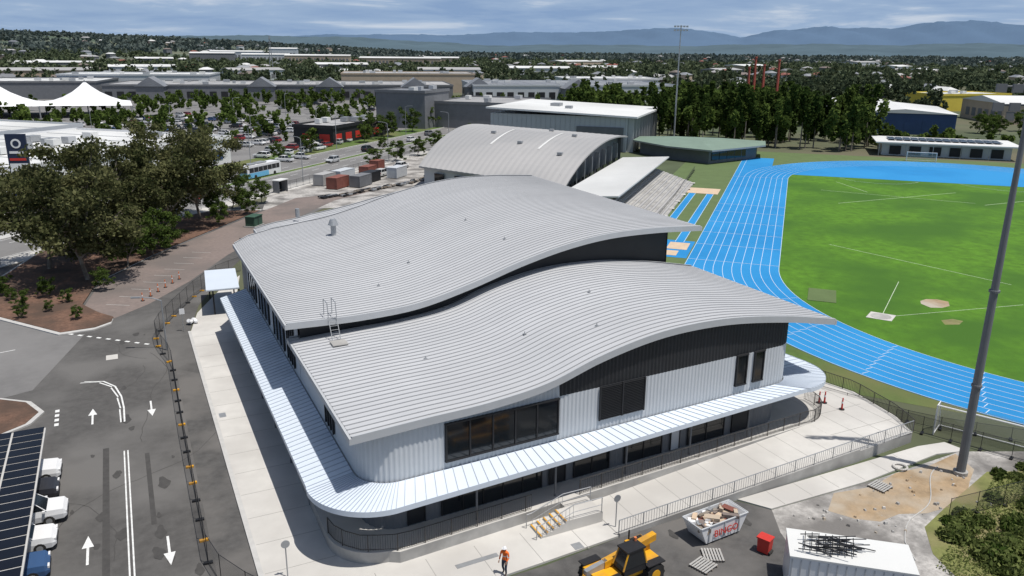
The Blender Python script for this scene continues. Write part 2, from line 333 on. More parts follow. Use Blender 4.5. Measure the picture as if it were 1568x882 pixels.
b=MB(); b.bx(168,175,13.2,20.2,.0,.08,'sand'); b.bx(113,116,14,19,.0,.07,'sand'); b.bx(117,121.5,13,16,0,.06,'sand'); b.build('sand_pit',rz=ROT)
b=MB(); b.prism([(72.2,58.4),(73.6,56.2),(75.8,57.4),(74.4,59.6)],0,.07,'conc','conc')
b.tube((74,57.9,.05),(74,57.9,.085),1.07,'concd',n=24); b.build('throwing_circle')
def ln(b,p0,p1,wd,z,k):
    d=math.atan2(p1[1]-p0[1],p1[0]-p0[0]); l=math.dist(p0,p1); b.box(((p0[0]+p1[0])/2,(p0[1]+p1[1])/2,z),(l,wd,.002),k,rz=d)
M['fline']=PM('worn_line_marking',(.50,.57,.42),.9,.3,2)
b=MB()
ln(b,(75,58.5),(88,67),.07,.037,'fline'); ln(b,(75.5,57.4),(93,54),.07,.037,'fline')
ln(b,(96,86),(100,60),.09,.037,'fline'); ln(b,(125,111),(158,110),.12,.037,'fline'); ln(b,(150,98),(181,97),.12,.037,'fline')
ln(b,(134,124),(150,100),.11,.037,'fline'); ln(b,(146,131),(141,118),.11,.037,'fline')
b.build('field_markings')
sheet('worn_grass_patch',[(82,57.8),(83.2,57.2),(84.6,57.3),(86,58.5),(85.6,59.7),(84.5,60.3),(83.2,60.1),(82.3,59.3)],.036,'dirt')
sheet('worn_grass_patch',[(78,53),(79.5,52.4),(81,53),(80.6,54),(79,54.2)],.036,'grass3')
b=MB(); b.box((74.2,66.6,.05),(5.5,3.2,.06),'trackg',rz=.75); b.build('synthetic_mat')
def goal(name,loc,rz,Lg=7.3,hg=2.44,dp=2):
    g=MB()
    for x in (-Lg/2,Lg/2):
        g.tube((x,0,0),(x,0,hg),.06,'paintw'); g.tube((x,0,.06),(x,dp,.06),.045,'paintw'); g.tube((x,0,hg),(x,dp*.45,hg),.04,'paintw'); g.tube((x,dp*.45,hg),(x,dp,.06),.04,'paintw')
        g.poly([(x,0,0),(x,dp,0),(x,dp*.45,hg),(x,0,hg)],netm)
    g.tube((-Lg/2,0,hg),(Lg/2,0,hg),.06,'paintw'); g.tube((-Lg/2,dp,.06),(Lg/2,dp,.06),.045,'paintw')
    g.poly([(-Lg/2,dp,0),(Lg/2,dp,0),(Lg/2,dp*.45,hg),(-Lg/2,dp*.45,hg)],netm)
    return g.build(name,loc,rz)
goal('football_goal',(196,148,.04),math.radians(-45)); goal('football_goal',(55.2,32.6,.04),math.radians(-65))
b=MB()
for i in range(9): b.bx(128,181,19.5+i*1.0,20.5+i*1.0,0,.25+i*.32,'concd')
for i in range(9): b.bx(128,181,19.5+i*1.0+.6,19.9+i*1.0+.6,.25+i*.32,.45+i*.32,'groof')
for s in np.arange(132,181,8): b.bx(s-.6,s+.6,19.2,28.6,.3,.32,'conc')
b.add([(127,25.5,5.6),(182,25.5,5.6),(182,36,4.9),(127,36,4.9),(127,25.5,5.35),(182,25.5,5.35),(182,36,4.65),(127,36,4.65)],[(0,1,2,3),(7,6,5,4),(0,4,5,1),(1,5,6,2),(2,6,7,3),(3,7,4,0)],'wroof')
for s in np.arange(128,182,6.6): b.tube((s,33,0),(s,33,5),.14,'galv'); b.tube((s,33,3),(s,26,5.3),.1,'galv')
for s in np.arange(127.6,182,1.2): b.add([(s,25.5,5.62),(s+.08,25.5,5.62),(s+.08,36,4.93),(s,36,4.93)],[(0,1,2,3)],'galv')
b.build('grandstand',rz=ROT)
par=empty('arched_hall')
FR,FL,BL,BR=np.array((140,38.)),np.array((154,74.)),np.array((213,83.)),np.array((197,38.))
za=catmull([0,.1,.25,.4,.6,.8,1],[4.4,6.1,7.9,8.9,9.5,9.2,8.2])
b=MB();n1=24;n2=52;vs=[]
for off in (0,-.3):
    for i in range(n1+1):
        for j in range(n2+1):
            u=i/n1;v=j/n2;P=(FR*(1-v)+FL*v)*(1-u)+(BR*(1-v)+BL*v)*u; vs.append((P[0],P[1],za(u)+off+(.06 if j%2 else 0)*(off==0)))
nv=(n1+1)*(n2+1); fs=[]
for i in range(n1):
    for j in range(n2): o=i*(n2+1)+j; fs.append((o,o+1,o+n2+2,o+n2+1)); fs.append((nv+o,nv+o+n2+1,nv+o+n2+2,nv+o+1))
for i in range(n1):
    for j in (0,n2): o=i*(n2+1)+j; fs.append((o,o+n2+1,nv+o+n2+1,nv+o))
for j in range(n2):
    for i in (0,n1): o=i*(n2+1)+j; fs.append((o,o+1,nv+o+1,nv+o))
b.add(vs,fs,'groof'); b.build('roof',rz=ROT,parent=par)
b=MB()
def wallq(P,Q,z0,zp,zq,k): b.add([(P[0],P[1],z0),(Q[0],Q[1],z0),(Q[0],Q[1],zq),(P[0],P[1],zp)],[(0,1,2,3)],k)
ins=lambda u,v:(FR*(1-v)+FL*v)*(1-u)+(BR*(1-v)+BL*v)*u
wallq(ins(.02,.03),ins(.02,.97),0,4.6,4.6,'clad'); wallq(ins(.97,.03),ins(.97,.97),0,8.1,8.1,'mid')
for v in (.05,.97):
    for i in range(16):
        u0=.02+i*.95/16;u1=u0+.95/16; wallq(ins(u0,v),ins(u1,v),0,za(u0)-.25,za(u1)-.25,'mid')
for i in range(8):
    P=ins(.08+i*.115,.045); b.box((P[0],P[1],3.5),(.5,1.6,7 if i>1 else 4.4),'galv')
    P=ins(.1+i*.11,.03); b.box((P[0],P[1]-.1,2.6),(3.2,.2,2.2),'glass')
for i in range(6):
    P=ins(.012,.1+i*.15); b.box((P[0],P[1],2.2),(.2,2.6,2.2),'glass',rz=-.38)
b.build('walls',rz=ROT,parent=par)
b=MB()
for v in (.3,.62): 
    for i in range(10):
        u=.3+i*.04; P=ins(u,v);Q=ins(u+.042,v); b.add([(P[0],P[1],za(u)+.08),(Q[0],Q[1],za(u+.042)+.08),(Q[0],Q[1]+.5,za(u+.042)+.08),(P[0],P[1]+.5,za(u)+.08)],[(0,1,2,3)],'wroof')
for u,v in ((.35,.45),(.6,.2),(.5,.7),(.75,.4),(.25,.15)): P=ins(u,v); b.box((P[0],P[1],za(u)+.35),(1,1,.5),'galv')
b.build('skylight',rz=ROT,parent=par)
par=empty('box_hall'); b=MB()
z0,z1=10.3,11.2
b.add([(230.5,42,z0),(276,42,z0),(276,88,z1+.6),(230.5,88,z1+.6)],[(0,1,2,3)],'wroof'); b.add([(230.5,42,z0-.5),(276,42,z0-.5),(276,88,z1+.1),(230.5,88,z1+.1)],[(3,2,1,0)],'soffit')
b.add([(230.5,42,z0-.5),(230.5,88,z1+.1),(230.5,88,z1+.6),(230.5,42,z0)],[(0,1,2,3)],'paintw'); b.add([(230.5,42,z0-.5),(276,42,z0-.5),(276,42,z0),(230.5,42,z0)],[(0,1,2,3)],'paintw')
b.build('roof',rz=ROT,parent=par)
b=MB(); b.prism([(232,45),(274,45),(274,87),(232,87)],0,9.9,'clad','clad')
for i in range(28): b.bx(231.9,231.97,45.5+i*1.5,45.56+i*1.5,0,9.8,'fascia')
for i in range(9): b.bx(233+i*4.6,233+i*4.6+4.2,44.6,44.96,.6,9.4,'glass')
for i in range(10): b.bx(232.7+i*4.6,233+i*4.6,43.2,44.9,0,9.8,'fascia')
b.bx(231.7,231.88,46,60,0,7,'mid'); b.bx(231.7,231.88,70,86,0,3.5,'dark'); b.build('walls',rz=ROT,parent=par)
b=MB(); b.box((252,72,11.6),(4,3,1.2),'galv'); b.box((245,66,11.4),(2,2,1),'galv'); b.build('roof_plant',rz=ROT,parent=par)
par=empty('pavilion'); b=MB(); b.prism([(216,20),(221,30),(232,41),(240,41),(241,9),(233,9)],0,3.4,'mid','mid'); b.build('walls',rz=ROT,parent=par)
b=MB(); P=[(213.5,19),(219,31.5),(231,43),(242,43),(243,7),(232,6.5)]; b.prism(P,3.4,3.8,'galv','green')
c=np.mean(P,0); Q=[tuple(c+(np.array(a)-c)*.35) for a in P]
for i in range(6):
    j=(i+1)%6; b.add([(*P[i],3.81),(*P[j],3.81),(*Q[j],5.0),(*Q[i],5.0)],[(0,1,2,3)],'green')
b.poly([(*a,5.0) for a in Q],'green'); b.build('roof',rz=ROT,parent=par)
b=MB(); 
for i in range(6): t=i/6+.05; b.box((232.6-t*16.4,9.5+t*10.3,1.8),(3,.3,2),'glass',rz=2.58)
b.build('windows',rz=ROT,parent=par)
par=empty('clubhouse'); b=MB(); b.prism([(256,-58),(270,-58),(270,-25),(256,-25)],0,3.6,'clad','clad')
for i in range(6): b.bx(255.7,255.96,-56+i*5.2,-53+i*5.2,.4,2.8,'dark')
b.build('walls',rz=ROT,parent=par); b=MB(); b.bx(253,272,-60,-23,3.65,4.0,'wroof')
for i in range(14):
    for j in range(2): b.box((260+j*4.4,-55+i*2.1,4.35),(3.9,1.9,.06),'solar')
b.build('roof',rz=ROT,parent=par)
b=MB()
for i in range(6): b.tube((253.4,-59+i*7,0),(253.4,-59+i*7,3.7),.1,'galv')
b.build('posts',rz=ROT,parent=par)
def shed(name,cx,cy,lx,ly,h,rz,kw,kr,gable=0,win=None,units=0,base=0):
    par=empty(name,(cx,cy,base)); par.rotation_euler=(0,0,rz)
    b=MB(); b.prism([(-lx/2,-ly/2),(lx/2,-ly/2),(lx/2,ly/2),(-lx/2,ly/2)],-3 if base else 0,h,kw,kw)
    if win:
        for i in range(int(lx/6)):
            x=-lx/2+3+i*6; b.bx(x-1.8,x+1.8,-ly/2-.12,-ly/2-.01,h*.2,h*.62,win)
        for i in range(int(ly/6)):
            y=-ly/2+3+i*6
            b.bx(-lx/2-.12,-lx/2-.01,y-1.8,y+1.8,h*.2,h*.62,win)
    b.build('walls',parent=par)
    b=MB(); o=.6
    if gable:
        b.add([(-lx/2-o,-ly/2-o,h),(lx/2+o,-ly/2-o,h),(lx/2+o,0,h+gable),(-lx/2-o,0,h+gable),(-lx/2-o,ly/2+o,h),(lx/2+o,ly/2+o,h)],[(0,1,2,3),(3,2,5,4),(0,3,4),(1,5,2),(0,4,5,1)],kr)
    else:
        b.bx(-lx/2-.1,lx/2+.1,-ly/2-.1,ly/2+.1,h+.02,h+.3,kr)
        for (x0,x1,y0,y1) in ((-lx/2-.3,lx/2+.3,-ly/2-.3,-ly/2),(-lx/2-.3,lx/2+.3,ly/2,ly/2+.3),(-lx/2-.3,-lx/2,-ly/2,ly/2),(lx/2,lx/2+.3,-ly/2,ly/2)): b.bx(x0,x1,y0,y1,h-.2,h+.8,kw)
        for i in range(int(lx/8)): b.bx(-lx/2+4+i*8,-lx/2+4.3+i*8,-ly/2+.5,ly/2-.5,h+.3,h+.38,'galv')
    rg=random.Random(int(cx*7+cy))
    for i in range(units): b.box((rg.uniform(-.42,.42)*lx,rg.uniform(-.38,.38)*ly,h+.5+.7),(rg.uniform(1.5,4),rg.uniform(1.5,3),1.4),rg.choice(['galv','fascia','wroof']))
    b.build('roof',parent=par); return par
def shedS(name,s,n,ls,ln_,h,kw,kr,**k): x,y=S(s,n); return shed(name,x,y,ls,ln_,h,ROT,kw,kr,**k)
shedS('retail_building',140,160,62,50,6,'paintw','wroof',win='blueb',units=14)
shedS('retail_building',150,213,55,46,6.5,'clad','wroof',units=10)
shedS('awning_shop',99,141,20,12,5.5,'paintw','wroof',win='busb',units=3)
shed('dark_grey_store',103,298,22,20,13,ROT,'mid','droof',units=3)
shed('store',134,292,40,34,9,ROT,'mid','groof',units=4)
shed('shop_row',66,262,34,14,5,ROT,'dark','groof',units=5,win='red')
shed('shopping_centre',95,500,190,60,8,-.27,'mid','groof',units=30,win='dark')
shed('shopping_centre',250,440,120,70,9,-.3,'clad','droof',units=16,win='dark')
shed('shopping_centre',-70,560,140,60,9,-.2,'mid','wroof',units=14)
shed('big_box_store',20,600,90,50,11,-.25,'clad','wroof',units=9); shed('big_box_store',190,560,90,50,12,-.3,'cream','groof',units=9); shed('big_box_store',330,520,70,40,9,-.35,'paintw','wroof',units=6)
for x,y in ((75,470),(155,446),(235,402),(20,487),(190,436),(110,459)): shed('gable_entry',x,y,12,14,8,-.27+1.57,'mid','droof',gable=5)
b=MB()
for i in range(4):
    cx=-112+i*34; cy=412-i*6
    P=[(cx-17,cy-18+4,5),(cx+17,cy-18-4,5),(cx+17,cy+18-4,5),(cx-17,cy+18+4,5)]
    rings=[P]
    for t,z in ((.8,5.5),(.55,7.2),(.32,9.4),(.14,11.8),(.03,13.6)): rings.append([(cx+(a-cx)*t,cy+(c_-cy)*t,z) for a,c_,_ in P])
    for A,B_ in zip(rings[:-1],rings[1:]):
        for k in range(4): b.poly([A[k],A[(k+1)%4],B_[(k+1)%4],B_[k]],'cloth')
    b.tube((cx,cy,0),(cx,cy,14.6),.25,'galv')
    for q in P: b.tube((q[0],q[1],0),q,.2,'galv')
b.build('tensile_canopy')
shedS('warehouse',352,-38,50,34,7.5,'blueb','wroof',gable=1.5,win='blueb'); shed('warehouse',300,262,60,30,7,ROT,'clad','wroof',gable=1.5)
shed('takeaway_restaurant',405,290,46,24,8,-.15,'yellowb','wroof',units=4)
shed('cream_hall',372,220,60,40,8.5,-.55,'cream','wroof',gable=2.5,win='mid')
for i,(x,y,l,d_,h,a) in enumerate([(330,1450,110,40,12,-.3),(250,1500,80,30,12,-.2),(430,1300,130,40,11,-.4),(160,1480,70,40,14,-.2),(520,1350,60,30,11,-.4),(560,900,60,30,9,.2),(640,760,50,25,9,.3),(-60,1200,90,30,9,0),(60,1300,50,25,9,0),(1100,900,70,30,10,.4),(1250,1100,90,40,12,.3),(300,1600,50,30,20,-.3),(210,1560,90,30,15,-.3),(120,800,50,30,9,.2),(30,900,60,30,10,0),(300,760,60,30,10,-.3),(430,820,70,30,10,-.3),(800,900,70,40,11,.3),(900,700,60,30,10,.5),(-50,760,60,30,10,.1),(700,1200,90,40,12,.2),(250,980,60,40,11,-.2)]):
    bz=float(terr(math.degrees(math.atan2(x,y)),math.hypot(x,y)))
    shed('distant_warehouse',x,y,l,d_,h,a,random.choice(['clad','cream','mid']),random.choice(['wroof','wroof','groof']) if i>4 else 'wroof',gable=2,base=bz+(4 if y>1200 else .01),win='mid')
b=MB(); b.bx(-1.6,1.6,-.25,.25,1,13.6,'navy'); b.bx(-1.2,-.8,-.2,.2,0,1,'galv'); b.bx(.8,1.2,-.2,.2,0,1,'galv')
b.tube((0,-.27,12),(0,-.3,12),.8,'paintw',n=20); b.tube((0,-.3,12),(0,-.32,12),.5,'navy',n=20); b.bx(-1.2,1.2,-.3,-.26,10.3,10.7,'paintw'); b.bx(-1.4,1.4,-.3,-.26,6.6,8.6,'paintw'); b.bx(-1.4,1.4,-.3,-.26,4,6.2,'busb'); b.bx(-1.3,1.3,-.3,-.26,9.1,9.5,'red')
b.build('pylon_sign',(-15.8,162,0),math.radians(-15))
for x,y,h in ((235,262,22),(238,262,26),(241,260,23),(245,256,25)):
    b=MB(); b.tube((0,0,0),(0,0,h),.45,'stack',n=10); b.tube((0,0,h),(0,0,h+.6),.6,'stack',n=10); b.tube((.7,0,0),(.7,0,h*.8),.12,'stack'); b.build('flue_stack',(x,y,0))
def mast(name,x,y,h,r=.22,rz=0,arms=2,k='galv'):
    b=MB(); b.tube((0,0,0),(0,0,.3),r*1.6,'concd',n=12); b.tube((0,0,.3),(0,0,h*.5),r,k,r1=r*.8,n=14); b.tube((0,0,h*.5),(0,0,h),r*.78,k,r1=r*.45,n=14)
    for z in (h*.25,h*.5): b.tube((0,0,z),(0,0,z+.15),r*1.12,k,n=14)
    for a in range(arms):
        z=h-.3-a*1.1; b.tube((-2.1,0,z),(2.1,0,z),.06,k)
        for i in range(5): x_=-1.9+i*.95; b.box((x_,-.25,z-.1),(.6,.18,.5),k)
    return b.build(name,(x,y,0),rz)
mast('floodlight_mast',159.4,209.6,36,.3,-.4); mast('floodlight_mast',50,31,26.5,.3,-.55,k='mid'); mast('floodlight_mast',262,150,30,.3,.6)
def slamp(x,y,h,rz):
    b=MB(); b.tube((0,0,0),(0,0,h),.1,'galv',r1=.06); b.path([(0,0,h),(.8,0,h+.3),(2,0,h+.4)],.05,'galv'); b.box((2.3,0,h+.38),(.8,.25,.12),'galv'); b.build('street_lamp',(x,y,0),rz)
for s,n,a in ((130,124.6,-ROT),(165,124.6,-ROT),(205,124.6,-ROT),(250,124.6,-ROT),(150,100,ROT*3),(190,100,ROT*3),(230,100,ROT*3),(95,124.6,-ROT)): slamp(*S(s,n),9.5,a)
for i in range(8): slamp(*S(200+i%4*35,150+i//4*60),9,i)
slamp(-16,122,8,1.2); slamp(7.8,155,8,1); slamp(1.9,79.5,5.0,2.8)
# ---------------------------------------------------------------- MAIN BUILDING
main=empty('sports_hall_building')
zl=catmull([9.5,14,18,22,25.9,30.5,35.4,41.7,47.5],[7.7,7.85,7.95,8.4,9.5,10.3,10.4,9.7,8.6])
zu=catmull([9.2,15,19.3,23.7,28.5,32.3,36.3,42,47.7],[9.3,9.1,9.3,10.2,11.5,12.3,12.8,12.85,12.5])
yf=lambda x:39.2+(x-9.5)*.0476
def roofmesh(name,x0,x1,yF,yB,zf,nx,pitch,th=.34):
    b=MB(); ribs=int(abs(yB(x1)-yF(x1))/pitch); vpos=[];hh=[]
    for i in range(ribs):
        for t,h in ((0,0),(.78,0),(.83,.06),(.91,.06)): vpos.append((i+t)/ribs); hh.append(h)
    vpos.append(1);hh.append(0); nv=len(vpos); G={'roof':[],'roofb':[],'roofr':[]}; vs=[]
    for i in range(nx+1):
        x=x0+(x1-x0)*i/nx; a,c=yF(x),yB(x); z=zf(x)
        for v,h in zip(vpos,hh): vs.append((x,a+(c-a)*v,z+h))
    rr=random.Random(5); km=[rr.choice(['roof','roof','roofb']) for _ in range(ribs+1)]
    for i in range(nx):
        for j in range(nv-1):
            o=i*nv+j; k='roofr' if j%4==1 else km[j//4]; G[k].append((o,o+nv,o+nv+1,o+1))  # one side of every rib takes the painted shade colour
    o=len(b.v); b.v+=vs
    for k,fl in G.items():
        mi=b.mi(k)
        for q in fl: b.f.append(q); b.m.append(mi)
    b.build(name,parent=main)
    b=MB(); 
    for i in range(nx):
        xa=x0+(x1-x0)*i/nx; xb=x0+(x1-x0)*(i+1)/nx; za_,zb=zf(xa),zf(xb)
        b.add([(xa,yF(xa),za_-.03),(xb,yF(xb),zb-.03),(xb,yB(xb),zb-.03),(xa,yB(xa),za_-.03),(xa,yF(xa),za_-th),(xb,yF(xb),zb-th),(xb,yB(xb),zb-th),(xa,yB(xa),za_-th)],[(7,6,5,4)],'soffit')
        for yy,sg in ((yF,-1),(yB,1)):
            A=yy(xa);B_=yy(xb); o=.04*sg
            b.add([(xa,A+o,za_-th-.05),(xb,B_+o,zb-th-.05),(xb,B_+o,zb+.1),(xa,A+o,za_+.1),(xb,B_-o*4,zb+.1),(xa,A-o*4,za_+.1)],[(0,1,2,3) if sg<0 else (3,2,1,0),(3,2,4,5)],'fascia')
    for x,sg in ((x0,-1),(x1,1)):
        z=zf(x); b.bx(x+sg*.0,x+sg*.16,yF(x)-.05,yB(x)+.05,z-th-.05,z-.02,'fascia')
    b.build(name+'_fascia',parent=main)
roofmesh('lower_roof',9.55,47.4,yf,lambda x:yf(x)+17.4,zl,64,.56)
yfu=lambda x:55.0+(x-9.2)*.073
ybu=lambda x:float(np.interp(x,[9.2,11,14,18,30,47.7],[82,85.4,88.6,90.6,91.2,92]))
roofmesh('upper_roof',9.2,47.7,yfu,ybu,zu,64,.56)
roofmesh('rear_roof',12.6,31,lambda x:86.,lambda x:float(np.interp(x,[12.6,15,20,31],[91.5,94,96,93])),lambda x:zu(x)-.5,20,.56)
def resample(path,step):
    P=[Vector((a[0],a[1],0)) for a in path]; out=[];acc=0;nxt=0
    for a,c in zip(P[:-1],P[1:]):
        l=(c-a).length; t=(c-a)/l; nrm=Vector((t.y,-t.x,0))
        while nxt<=acc+l: out.append((a+t*(nxt-acc),nrm,nxt)); nxt+=step
        acc+=l
    return out
def arc(cx,cy,r,a0,a1,n=14): return [(cx+r*math.cos(math.radians(a0+(a1-a0)*i/n)),cy+r*math.sin(math.radians(a0+(a1-a0)*i/n))) for i in range(n+1)]
wp=[(10.2,56.4)]+arc(12.2,41.6,2,180,270)+arc(42,43.2,2,270,360)+[(44,57.5)]
def ribwall(path,zb,zt,k,name,pitch=.3,dep=.035,off=0):
    b=MB(); pr=resample(path,pitch/4); vs=[];fs=[]
    for i,(P,n_,s) in enumerate(pr):
        o=off+(dep if i%4 in (1,2) else 0); q=P+n_*o; 
        z0=zb(P.x,P.y) if callable(zb) else zb; z1=zt(P.x,P.y) if callable(zt) else zt
        z1=max(z1,z0); vs+=[(q.x,q.y,z0),(q.x,q.y,z1)]
    for i in range(len(pr)-1): o=2*i; fs.append((o,o+2,o+3,o+1))
    b.add(vs,fs,k); return b.build(name,parent=main)
ztl=lambda x,y: zl(x)-.3
ribwall(wp,4.0,lambda x,y:min(7.25,ztl(x,y)) if x>23 else ztl(x,y),'clad','lower_cladding')
ribwall(wp,lambda x,y:7.25 if x>23 else ztl(x,y),ztl,'dark','charcoal_band')
ribwall([(10.2,82)]+[(10.2,56.4)],4.0,lambda x,y:zu(10.2)-.3,'clad','side_cladding')
b=MB()
def strip(pts,z0,z1,k):
    for a,c in zip(pts[:-1],pts[1:]):
        za0,za1=(z0(a[0]),z0(c[0])) if callable(z0) else (z0,z0); zb0,zb1=(z1(a[0]),z1(c[0])) if callable(z1) else (z1,z1)
        b.add([(a[0],a[1],za0),(c[0],c[1],za1),(c[0],c[1],zb1),(a[0],a[1],zb0)],[(0,1,2,3)],k)
xs=np.linspace(10.25,44.6,40)
strip([(x,yfu(x)+1.1) for x in xs],3,lambda x:zu(x)-.3,'dark')
strip([(44.6,58.6),(44.6,90)],0,12.3,'dark'); strip([(x,86 if x<14 else 90) for x in xs[::-1]],0,lambda x:zu(x)-.3,'mid')
strip([(10.22,86),(10.22,56.5)],0,9.0,'mid')
b.build('upper_walls',parent=main)
gp=[(10.6,82),(10.6,50)]+arc(12.6,42.0,2,180,270)+arc(41.6,43.6,2,270,360)+[(43.6,57)]
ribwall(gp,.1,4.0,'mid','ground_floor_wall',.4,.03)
def ylf(x): return 39.6+(x-12.2)*(1.6/29.8)
fr=math.atan2(1.6,29.8)
def fpanel(bld,x0,x1,z0,z1,yoff,k,t=.1):
    x=(x0+x1)/2; bld.box((x,ylf(x)+yoff,(z0+z1)/2),(x1-x0,t,z1-z0),k,rz=fr)
b=MB()
for x0,x1,z0,z1,nm in ((15.2,22.9,4.8,7.1,5),(38.0,38.95,5.0,7.2,1),(39.7,40.6,5.0,7.2,1)):
    fpanel(b,x0,x1,z0,z1,-.06,'glass'); 
    fpanel(b,x0-.08,x1+.08,z1,z1+.1,-.1,'black',.16); fpanel(b,x0-.08,x1+.08,z0-.1,z0,-.1,'black',.16)
    for i in range(nm+1): x=x0+(x1-x0)*i/nm; fpanel(b,x-.05,x+.05,z0,z1,-.1,'black',.14)
b.build('upper_windows',parent=main)
b=MB(); fpanel(b,26.1,29.7,4.9,7.3,-.05,'dark',.08)
for i in range(20): fpanel(b,26.15,29.65,4.95+i*.117,4.99+i*.117,-.1,'black',.08)
for x in (26.1,27.9,29.7): fpanel(b,x-.05,x+.05,4.9,7.3,-.12,'dark',.1)
b.build('louvre_panel',parent=main)
b=MB()
for x0,x1,k in ((15,22,'glass'),(24.5,27.3,'glass'),(28.6,31.8,'glass'),(34.2,37.6,'glass'),(12.8,13.9,'dark'),(22.6,23.8,'dark'),(32.6,33.4,'clad'),(38.4,40,'dark')):
    fpanel(b,x0,x1,.95,3.5,.33,k,.08); n_=max(1,int((x1-x0)/1.2))
    for i in range(n_+1): x=x0+(x1-x0)*i/n_; fpanel(b,x-.03,x+.03,.95,3.5,.28,'black',.08)
for y0,y1 in ((52,56),(58,62),(64,70),(73,79)):
    b.bx(10.5,10.56,y0,y1,.3,3.2,'glass')
for y0,y1 in ((46,48),(58,60.5),(62,66.5),(69,74),(76,80)):
    b.bx(10.06,10.15,y0,y1,4.7,8.6 if y0>56 else 7.0,'glass')
    for t in np.linspace(y0,y1,4): b.bx(10.0,10.1,t-.04,t+.04,4.7,8.6 if y0>56 else 7.0,'black')
b.build('ground_floor_windows',parent=main)
inn=[(10.1,y) for y in np.linspace(83,42,70)]+arc(12.2,41.6,2.1,180,270,22)+[(x,39.5+(x-12.2)*.0537) for x in np.linspace(12.6,42,50)]+arc(42,43.2,2.1,270,360,18)+[(44.1,y) for y in np.linspace(43.6,56,20)]
outr=[(7.35,y) for y in np.linspace(81.6,41.6,70)]+arc(11.3,41.25,4,180,270,22)+[(x,37.25+(x-11.3)*.0815) for x in np.linspace(11.8,44.2,50)]+arc(44.5,43.6,3.75,270,360,18)+[(48.25-.08*i,44.2+i*.62) for i in range(20)]
b=MB(); zi,zo=4.25,3.95
for i in range(len(inn)-1):
    A,B_,C_,D_=inn[i],inn[i+1],outr[i+1],outr[i]
    b.add([(*A,zi),(*B_,zi),(*C_,zo),(*D_,zo)],[(0,3,2,1)],'awn')
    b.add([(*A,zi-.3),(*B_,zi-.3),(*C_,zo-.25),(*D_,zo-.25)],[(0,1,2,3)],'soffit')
    b.add([(*D_,zo-.28),(*C_,zo-.28),(*C_,zo+.05),(*D_,zo+.05)],[(0,1,2,3)],'awn')
    va,vd=Vector((*A,zi)),Vector((*D_,zo)); t=Vector((B_[0]-A[0]+C_[0]-D_[0],B_[1]-A[1]+C_[1]-D_[1],0)).normalized()*.02
    b.add([va-t,vd-t,vd-t+Vector((0,0,.045)),va-t+Vector((0,0,.045)),va+t,vd+t,vd+t+Vector((0,0,.045)),va+t+Vector((0,0,.045))],[(0,1,2,3),(4,7,6,5),(3,2,6,7)],'awnr')
b.build('awning',parent=main)
b=MB()
for x in np.arange(16.8,44,5.6): b.tube((x,38.7+(x-14)*.07,.8),(x,38.7+(x-14)*.07,3.9),.07,'mid')
for y in np.arange(46,82,6): b.tube((8.3,y,.1),(8.3,y,3.8),.07,'mid')
b.build('awning_posts',parent=main)
tp=[(8.3,50)]+arc(11.35,41.2,3.1,180,264)+[(x,37.75+(x-11.35)*.07) for x in np.linspace(11.6,45,20)]+arc(45,43,3.0,-85,10,8)+[(47.5,52)]
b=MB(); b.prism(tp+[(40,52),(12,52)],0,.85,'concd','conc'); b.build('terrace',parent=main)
b=MB()
def rail(bld,pts,h,k,z=lambda x,y:0,gap=.14,post=1.8):
    pr=resample(pts,gap); tops=[]
    for i,(P,n_,s) in enumerate(pr):
        z0=z(P.x,P.y); bld.box((P.x,P.y,z0+h*.5+.02),(.018,.018,h-.1),k)
        if i%int(post/gap)==0: bld.box((P.x,P.y,z0+h*.5),(.05,.05,h),k)
        tops.append((P.x,P.y,z0+h))
    for o,r_ in ((0,.03),(-h+.12,.02)):
        q=[(a,c,d+o) for a,c,d in tops[::7]]+[(tops[-1][0],tops[-1][1],tops[-1][2]+o)]; bld.path(q,r_,k,n=5)
sec1=[a for a in tp if a[0]<20.4 and a[1]<49]; sec2=[a for a in tp if a[0]>23.2 and a[1]<47]
ins_=lambda L_:[(a+.12 if a<9.5 else a,c+.12) for a,c in L_]
rail(b,ins_(sec1),1.05,'bronze',lambda x,y:.85); rail(b,ins_(sec2),1.05,'bronze',lambda x,y:.85)
b.build('terrace_railing',parent=main)
b=MB()
for i in range(5):
    x=19.9+i*.42; b.bx(x,22.3,36.45,37.85,.13+i*.145,.13+(i+1)*.145,'conc'); b.bx(x,x+.09,36.45,37.85,.13+(i+1)*.145,.142+(i+1)*.145,'yellow')
b.bx(22.3,24.2,36.45,38.4,.1,.85,'conc')
for y in (36.45,37.8):
    b.path([(19.6,y,.13),(19.6,y,1.05),(20,y,1.1),(22.1,y,1.85),(24.1,y,1.85),(24.1,y,.85)],.03,'galv'); b.path([(20,y,.6),(22.1,y,1.35),(24.1,y,1.35)],.02,'galv')
    for i in range(9): b.tube((20+i*.26,y,.2+i*.09),(20+i*.26,y,1.08+i*.09),.012,'galv',n=4)
b.build('entry_stairs',parent=main)
zr=lambda x,y=0: float(np.interp(x,[24.3,45],[.14,.85]))
b=MB(); xs=np.linspace(24.3,45,12)
